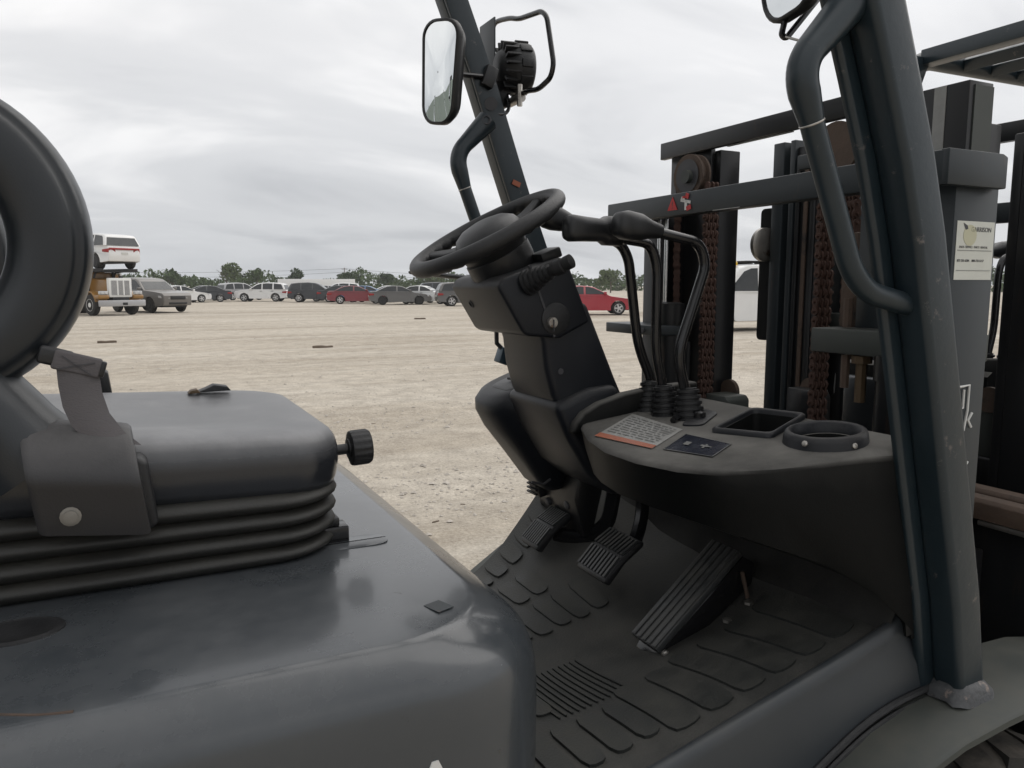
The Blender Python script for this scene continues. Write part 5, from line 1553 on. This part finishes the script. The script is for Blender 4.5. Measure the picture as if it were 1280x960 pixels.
# ================================================================== distant trees, pole, wires
def leaf_mat(name, c):
    return mat(name, c, 0.7, var=0.45, vscale=0.9, spec=0.2)
M_LEAF = [leaf_mat('leaf_green', (0.060, 0.092, 0.030)), leaf_mat('leaf_dark', (0.038, 0.062, 0.024)), leaf_mat('leaf_pale', (0.085, 0.115, 0.045))]
M_BARK = mat('bark', (0.10, 0.075, 0.055), 0.9, var=0.3)
def leaves(mb, c, rad, n, size, rng):
    for _ in range(n):
        while True:
            p = Vector((rng.uniform(-1, 1), rng.uniform(-1, 1), rng.uniform(-1, 1)))
            if .25 < p.length < 1: break
        p = p.normalized() * (p.length ** .5)
        q = Vector((c[0] + p.x * rad[0], c[1] + p.y * rad[1], c[2] + p.z * rad[2]))
        if q.z < .05: continue
        a = Vector((rng.gauss(0, 1), rng.gauss(0, 1), rng.gauss(0, 1))).normalized(); b_ = a.orthogonal().normalized(); b_ = (b_ * math.cos(rng.random() * 6) + a.cross(b_) * math.sin(rng.random() * 6))
        s_ = size * rng.uniform(.6, 1.4)
        e1 = b_ * s_; e2 = a.cross(b_) * s_ * .6
        k = len(mb.v)
        mb.v += [tuple(q - e1), tuple(q - e2), tuple(q + e1), tuple(q + e2)]
        mb.f.append((k, k + 1, k + 2, k + 3))
def at_az(az, d):
    return (d * math.sin(R(az)), -1.24 + d * math.cos(R(az)))
rng = random.Random(11)
tl = MB()
az = -9.0
while az < 66:
    d = rng.uniform(185, 215)
    x_, y_ = at_az(az, d)
    hgt = rng.uniform(2.7, 3.7) * (1.0 + .25 * math.sin(az * .9))
    if 9 < az < 13 or 22.5 < az < 24.3: hgt *= .8
    w2 = rng.uniform(1.8, 3.4)
    leaves(tl, (x_, y_, hgt * .5), (w2, w2, hgt * .62), 120, .42, rng)
    leaves(tl, (x_ + rng.uniform(-1, 1), y_, hgt * .9), (w2 * .6, w2 * .6, hgt * .35), 45, .36, rng)
    az += rng.uniform(.32, .55)
tlo = tl.build('distant_wood', M_LEAF[0], smooth=False, recalc=False, weld=False)
tag(tlo, 'low green scrub wood along the far edge of the yard', 'wood', kind='stuff')
def tree(az, d, hgt, w2, label, m_, seed):
    rg = random.Random(seed)
    x_, y_ = at_az(az, d)
    root = empty('tree', (x_, y_, 0))
    tag(root, label, 'tree')
    tb = MB().tube([(0, 0, -.1), (.1, 0, hgt * .3), (-.05, .1, hgt * .6), (.05, 0, hgt * .85)], [hgt * .035, hgt * .028, hgt * .018, hgt * .008], 8)
    for k in range(5):
        a = rg.uniform(0, 6.28); z0 = hgt * rg.uniform(.3, .6)
        tb.tube([(0, 0, z0), (math.cos(a) * w2 * .35, math.sin(a) * w2 * .35, z0 + hgt * .15), (math.cos(a) * w2 * .7, math.sin(a) * w2 * .7, z0 + hgt * .28)], [hgt * .014, hgt * .01, hgt * .005], 6)
    tb.build('trunk', M_BARK, root)
    cr = MB()
    for k in range(11):
        a = rg.uniform(0, 6.28); rr = w2 * rg.uniform(.15, .75); z0 = hgt * rg.uniform(.5, .92)
        f = rg.uniform(.26, .44)
        leaves(cr, (rr * math.cos(a), rr * math.sin(a), z0), (w2 * f, w2 * f, hgt * .15), 110, .26, rg)
    cr.build('crown', m_, root, smooth=False, recalc=False, weld=False)
    return root
tree(6.3, 178, 6.2, 3.6, 'tallest spreading pale green tree standing above the scrub wood', M_LEAF[2], 3)
tree(8.3, 180, 4.9, 1.9, 'slim green tree just beside the tallest tree', M_LEAF[0], 4)
tree(11.0, 182, 5.0, 2.6, 'dark bushy tree rising behind the white SUV of the far row', M_LEAF[1], 5)
tree(14.6, 184, 4.5, 4.2, 'broad rounded tree rising behind the black SUV of the far row', M_LEAF[1], 6)
tree(17.2, 184, 3.9, 2.4, 'small dark tree beside the utility pole', M_LEAF[1], 8)
tree(20.6, 186, 4.1, 4.6, 'wide low tree mound behind the grey sedan', M_LEAF[2], 9)
tree(2.9, 176, 4.4, 3.0, 'bushy green tree behind the dusty grey SUV', M_LEAF[0], 10)
tree(33.6, 150, 4.2, 3.4, 'hazy green tree beyond the bright red car', M_LEAF[2], 12)
M_POLE = mat('pole_wood', (0.12, 0.095, 0.075), 0.9, var=0.2)
poles = []
for az_, d_, lab in ((14.3, 240, 'wooden utility pole rising behind the dark red sedan'), (-14.0, 235, 'wooden utility pole standing off beyond the gold truck'), (30.0, 300, 'wooden utility pole standing behind the control levers')):
    x_, y_ = at_az(az_, d_)
    po_ = empty('utility_pole', (x_, y_, 0))
    tag(po_, lab, 'pole', 'utility poles')
    MB().tube([(0, 0, -.2), (0, 0, 6.6)], [.16, .11], 10).build('pole_shaft', M_POLE, po_)
    MB().box((0, 0, 6.2), (1.8, .10, .12), Matrix.Rotation(R(-20), 3, 'Z')).build('crossarm', M_POLE, po_)
    for s_ in (-.8, 0, .8):
        MB().lathe([(.05, 0), (.06, .1), (.02, .16)], (s_ * .94, -s_ * .34, 6.26), (0, 0, 1), 8).build('insulator', M_LAMP, po_)
    poles.append(Vector((x_, y_, 6.3)))
def wire(a, b_, sag, dz, lab):
    P_ = [a.lerp(b_, k / 24) + Vector((0, 0, dz - sag * 4 * (k / 24) * (1 - k / 24))) for k in range(25)]
    o_ = MB().tube(P_, .035, 5).build('power_line', M_TRIM)
    tag(o_, lab, 'wire', 'overhead lines')
wire(poles[1], poles[0], 1.6, .05, 'upper overhead wire sagging from the pole towards the tallest tree')
wire(poles[0], poles[2], 1.6, .05, 'upper overhead wire running from the pole towards the steering wheel')
wire(poles[1], poles[0], 1.9, -1.0, 'lower overhead wire sagging from the pole towards the tallest tree')
wire(poles[0], poles[2], 1.9, -1.0, 'lower overhead wire running from the pole towards the steering wheel')

# ================================================================== sheet-metal fence behind (seen in the mirror)
M_FENCE = mat('fence_sheet', (0.20, 0.235, 0.215), 0.5, metal=0.2, var=0.15, vscale=1.0, dust_toplight=0.3, dscale=2)
fc = empty('sheet_fence', (-11.0, 2.0, 0), R(118))
tag(fc, 'tall grey-green sheet metal fence reflected in the mirror', 'fence')
for k in range(14):
    x_ = -6 + 2.0 * k
    pn_ = MB()
    prof = []
    for j in range(21):
        xx = x_ + .04 + 1.92 * j / 20
        prof.append((xx, .02 if j % 2 else -.02))
    pn_.loft([[(p[0], p[1], z_) for p in prof] for z_ in (.1, 3.3)], cap=False, closed=False)
    pn_.build('fence_panel', M_FENCE, fc, smooth=False, recalc=False)
    MB().span((x_ - .04, .03, 0), (x_ + .04, .11, 3.4)).build('fence_post', M_TRIM, fc)
for z_ in (.6, 1.8, 3.0):
    MB().span((-6, .115, z_ - .03), (22, .15, z_ + .03)).build('fence_rail', M_TRIM, fc)

# ================================================================== loose stones and scraps on the ground
rng = random.Random(5)
stn = MB()
M_STONE = mat('loose_stone', (0.46, 0.42, 0.37), 0.95, var=0.45, vscale=1.5)
def stone(x_, y_, s_):
    z0 = ground_z(x_, y_)
    o_ = len(stn.v)
    a0 = rng.uniform(0, 6.28)
    ring = []
    for k in range(5):
        a = a0 + 6.283 * k / 5
        ring.append((x_ + math.cos(a) * s_ * rng.uniform(.7, 1.2), y_ + math.sin(a) * s_ * rng.uniform(.7, 1.2), z0 + s_ * rng.uniform(.05, .3)))
    stn.v += ring + [(x_ + rng.uniform(-.3, .3) * s_, y_ + rng.uniform(-.3, .3) * s_, z0 + s_ * rng.uniform(.45, .9))]
    for k in range(5):
        stn.f.append((o_ + k, o_ + (k + 1) % 5, o_ + 5))
for _ in range(26000):
    az_ = rng.uniform(-9, 62); d_ = 2.6 * (60 / 2.6) ** rng.random()
    x_, y_ = at_az(az_, d_)
    if mnoise.noise(Vector((x_ * .3, y_ * .6, 7))) + rng.uniform(-.35, .35) < -.05: continue
    if -1.2 < x_ < 4.6 and abs(y_) < .9: continue
    stone(x_, y_, rng.uniform(.004, .015) * (1 + d_ * .02) * (2.0 if rng.random() < .04 else 1))
so = stn.build('gravel', M_STONE, smooth=False, recalc=False, weld=False)
tag(so, 'loose pale gravel strewn over the yard', 'gravel', kind='stuff')
M_WOOD = mat('weathered_scrap', (0.115, 0.085, 0.062), 0.9, var=0.4, vscale=20, bump=.3)
scr_ = [((1.69, 3.26), .055, 20, 'short dark bark scrap lying beyond the adjuster knob'), ((2.0, 3.55), .035, -30, 'small bark chip near the short dark bark scrap'), ((2.35, 6.9), .05, 10, 'thin bark sliver on the gravel beyond the seat'),
        ((-.5, 21.5), .45, 2, 'long flat stick lying in front of the gold truck'), ((4.2, 17.5), .50, 8, 'long weathered lath lying beyond the seat'), ((11.5, 31.0), .5, -30, 'crumpled branch lying in front of the far row of cars'), ((.25, 7.4), .05, 40, 'small splinter on the gravel beyond the belt strap')]
for (p_, ln, rz_, lab) in scr_:
    mb = MB()
    rg = random.Random(int(ln * 1000) + int(rz_))
    rings = []
    for t in (-1, -.6, -.1, .4, .8, 1):
        w2 = ln * .16 * (1 - .6 * abs(t) ** 3) * rg.uniform(.7, 1.1)
        hh = min(.03, ln * .07) * rg.uniform(.8, 1.2)
        rings.append([(t * ln / 2 * 1.0, c_[0] * w2 + rg.uniform(-.1, .1) * w2, hh * .9 + c_[1] * hh) for c_ in ((-1, -.9), (1, -.9), (.9, .5), (0, 1), (-.9, .4))])
    o_ = mb.loft(rings).build('wood_scrap', M_WOOD, angle=30)
    o_.location = gz(*p_); o_.rotation_euler = (0, 0, R(rz_))
    tag(o_, lab, 'scrap', 'scraps on the gravel')

# ================================================================== dusty air over the yard
hz = MB().span((-60, -40, -1.0), (330, 330, 7.4)).build('haze', M_TRIM, smooth=False)
hz.data.materials.clear()
hm_ = bpy.data.materials.new('haze'); hm_.use_nodes = True
t = hm_.node_tree
t.nodes.remove(t.nodes['Principled BSDF'])
pv = t.nodes.new('ShaderNodeVolumePrincipled')
pv.inputs['Color'].default_value = (0.93, 0.94, 0.95, 1)
pv.inputs['Density'].default_value = 0.0005
pv.inputs['Anisotropy'].default_value = 0.0
t.links.new(pv.outputs[0], t.nodes['Material Output'].inputs['Volume'])
hz.data.materials.append(hm_)
tag(hz, 'thin dusty haze over the yard', 'haze', kind='stuff')
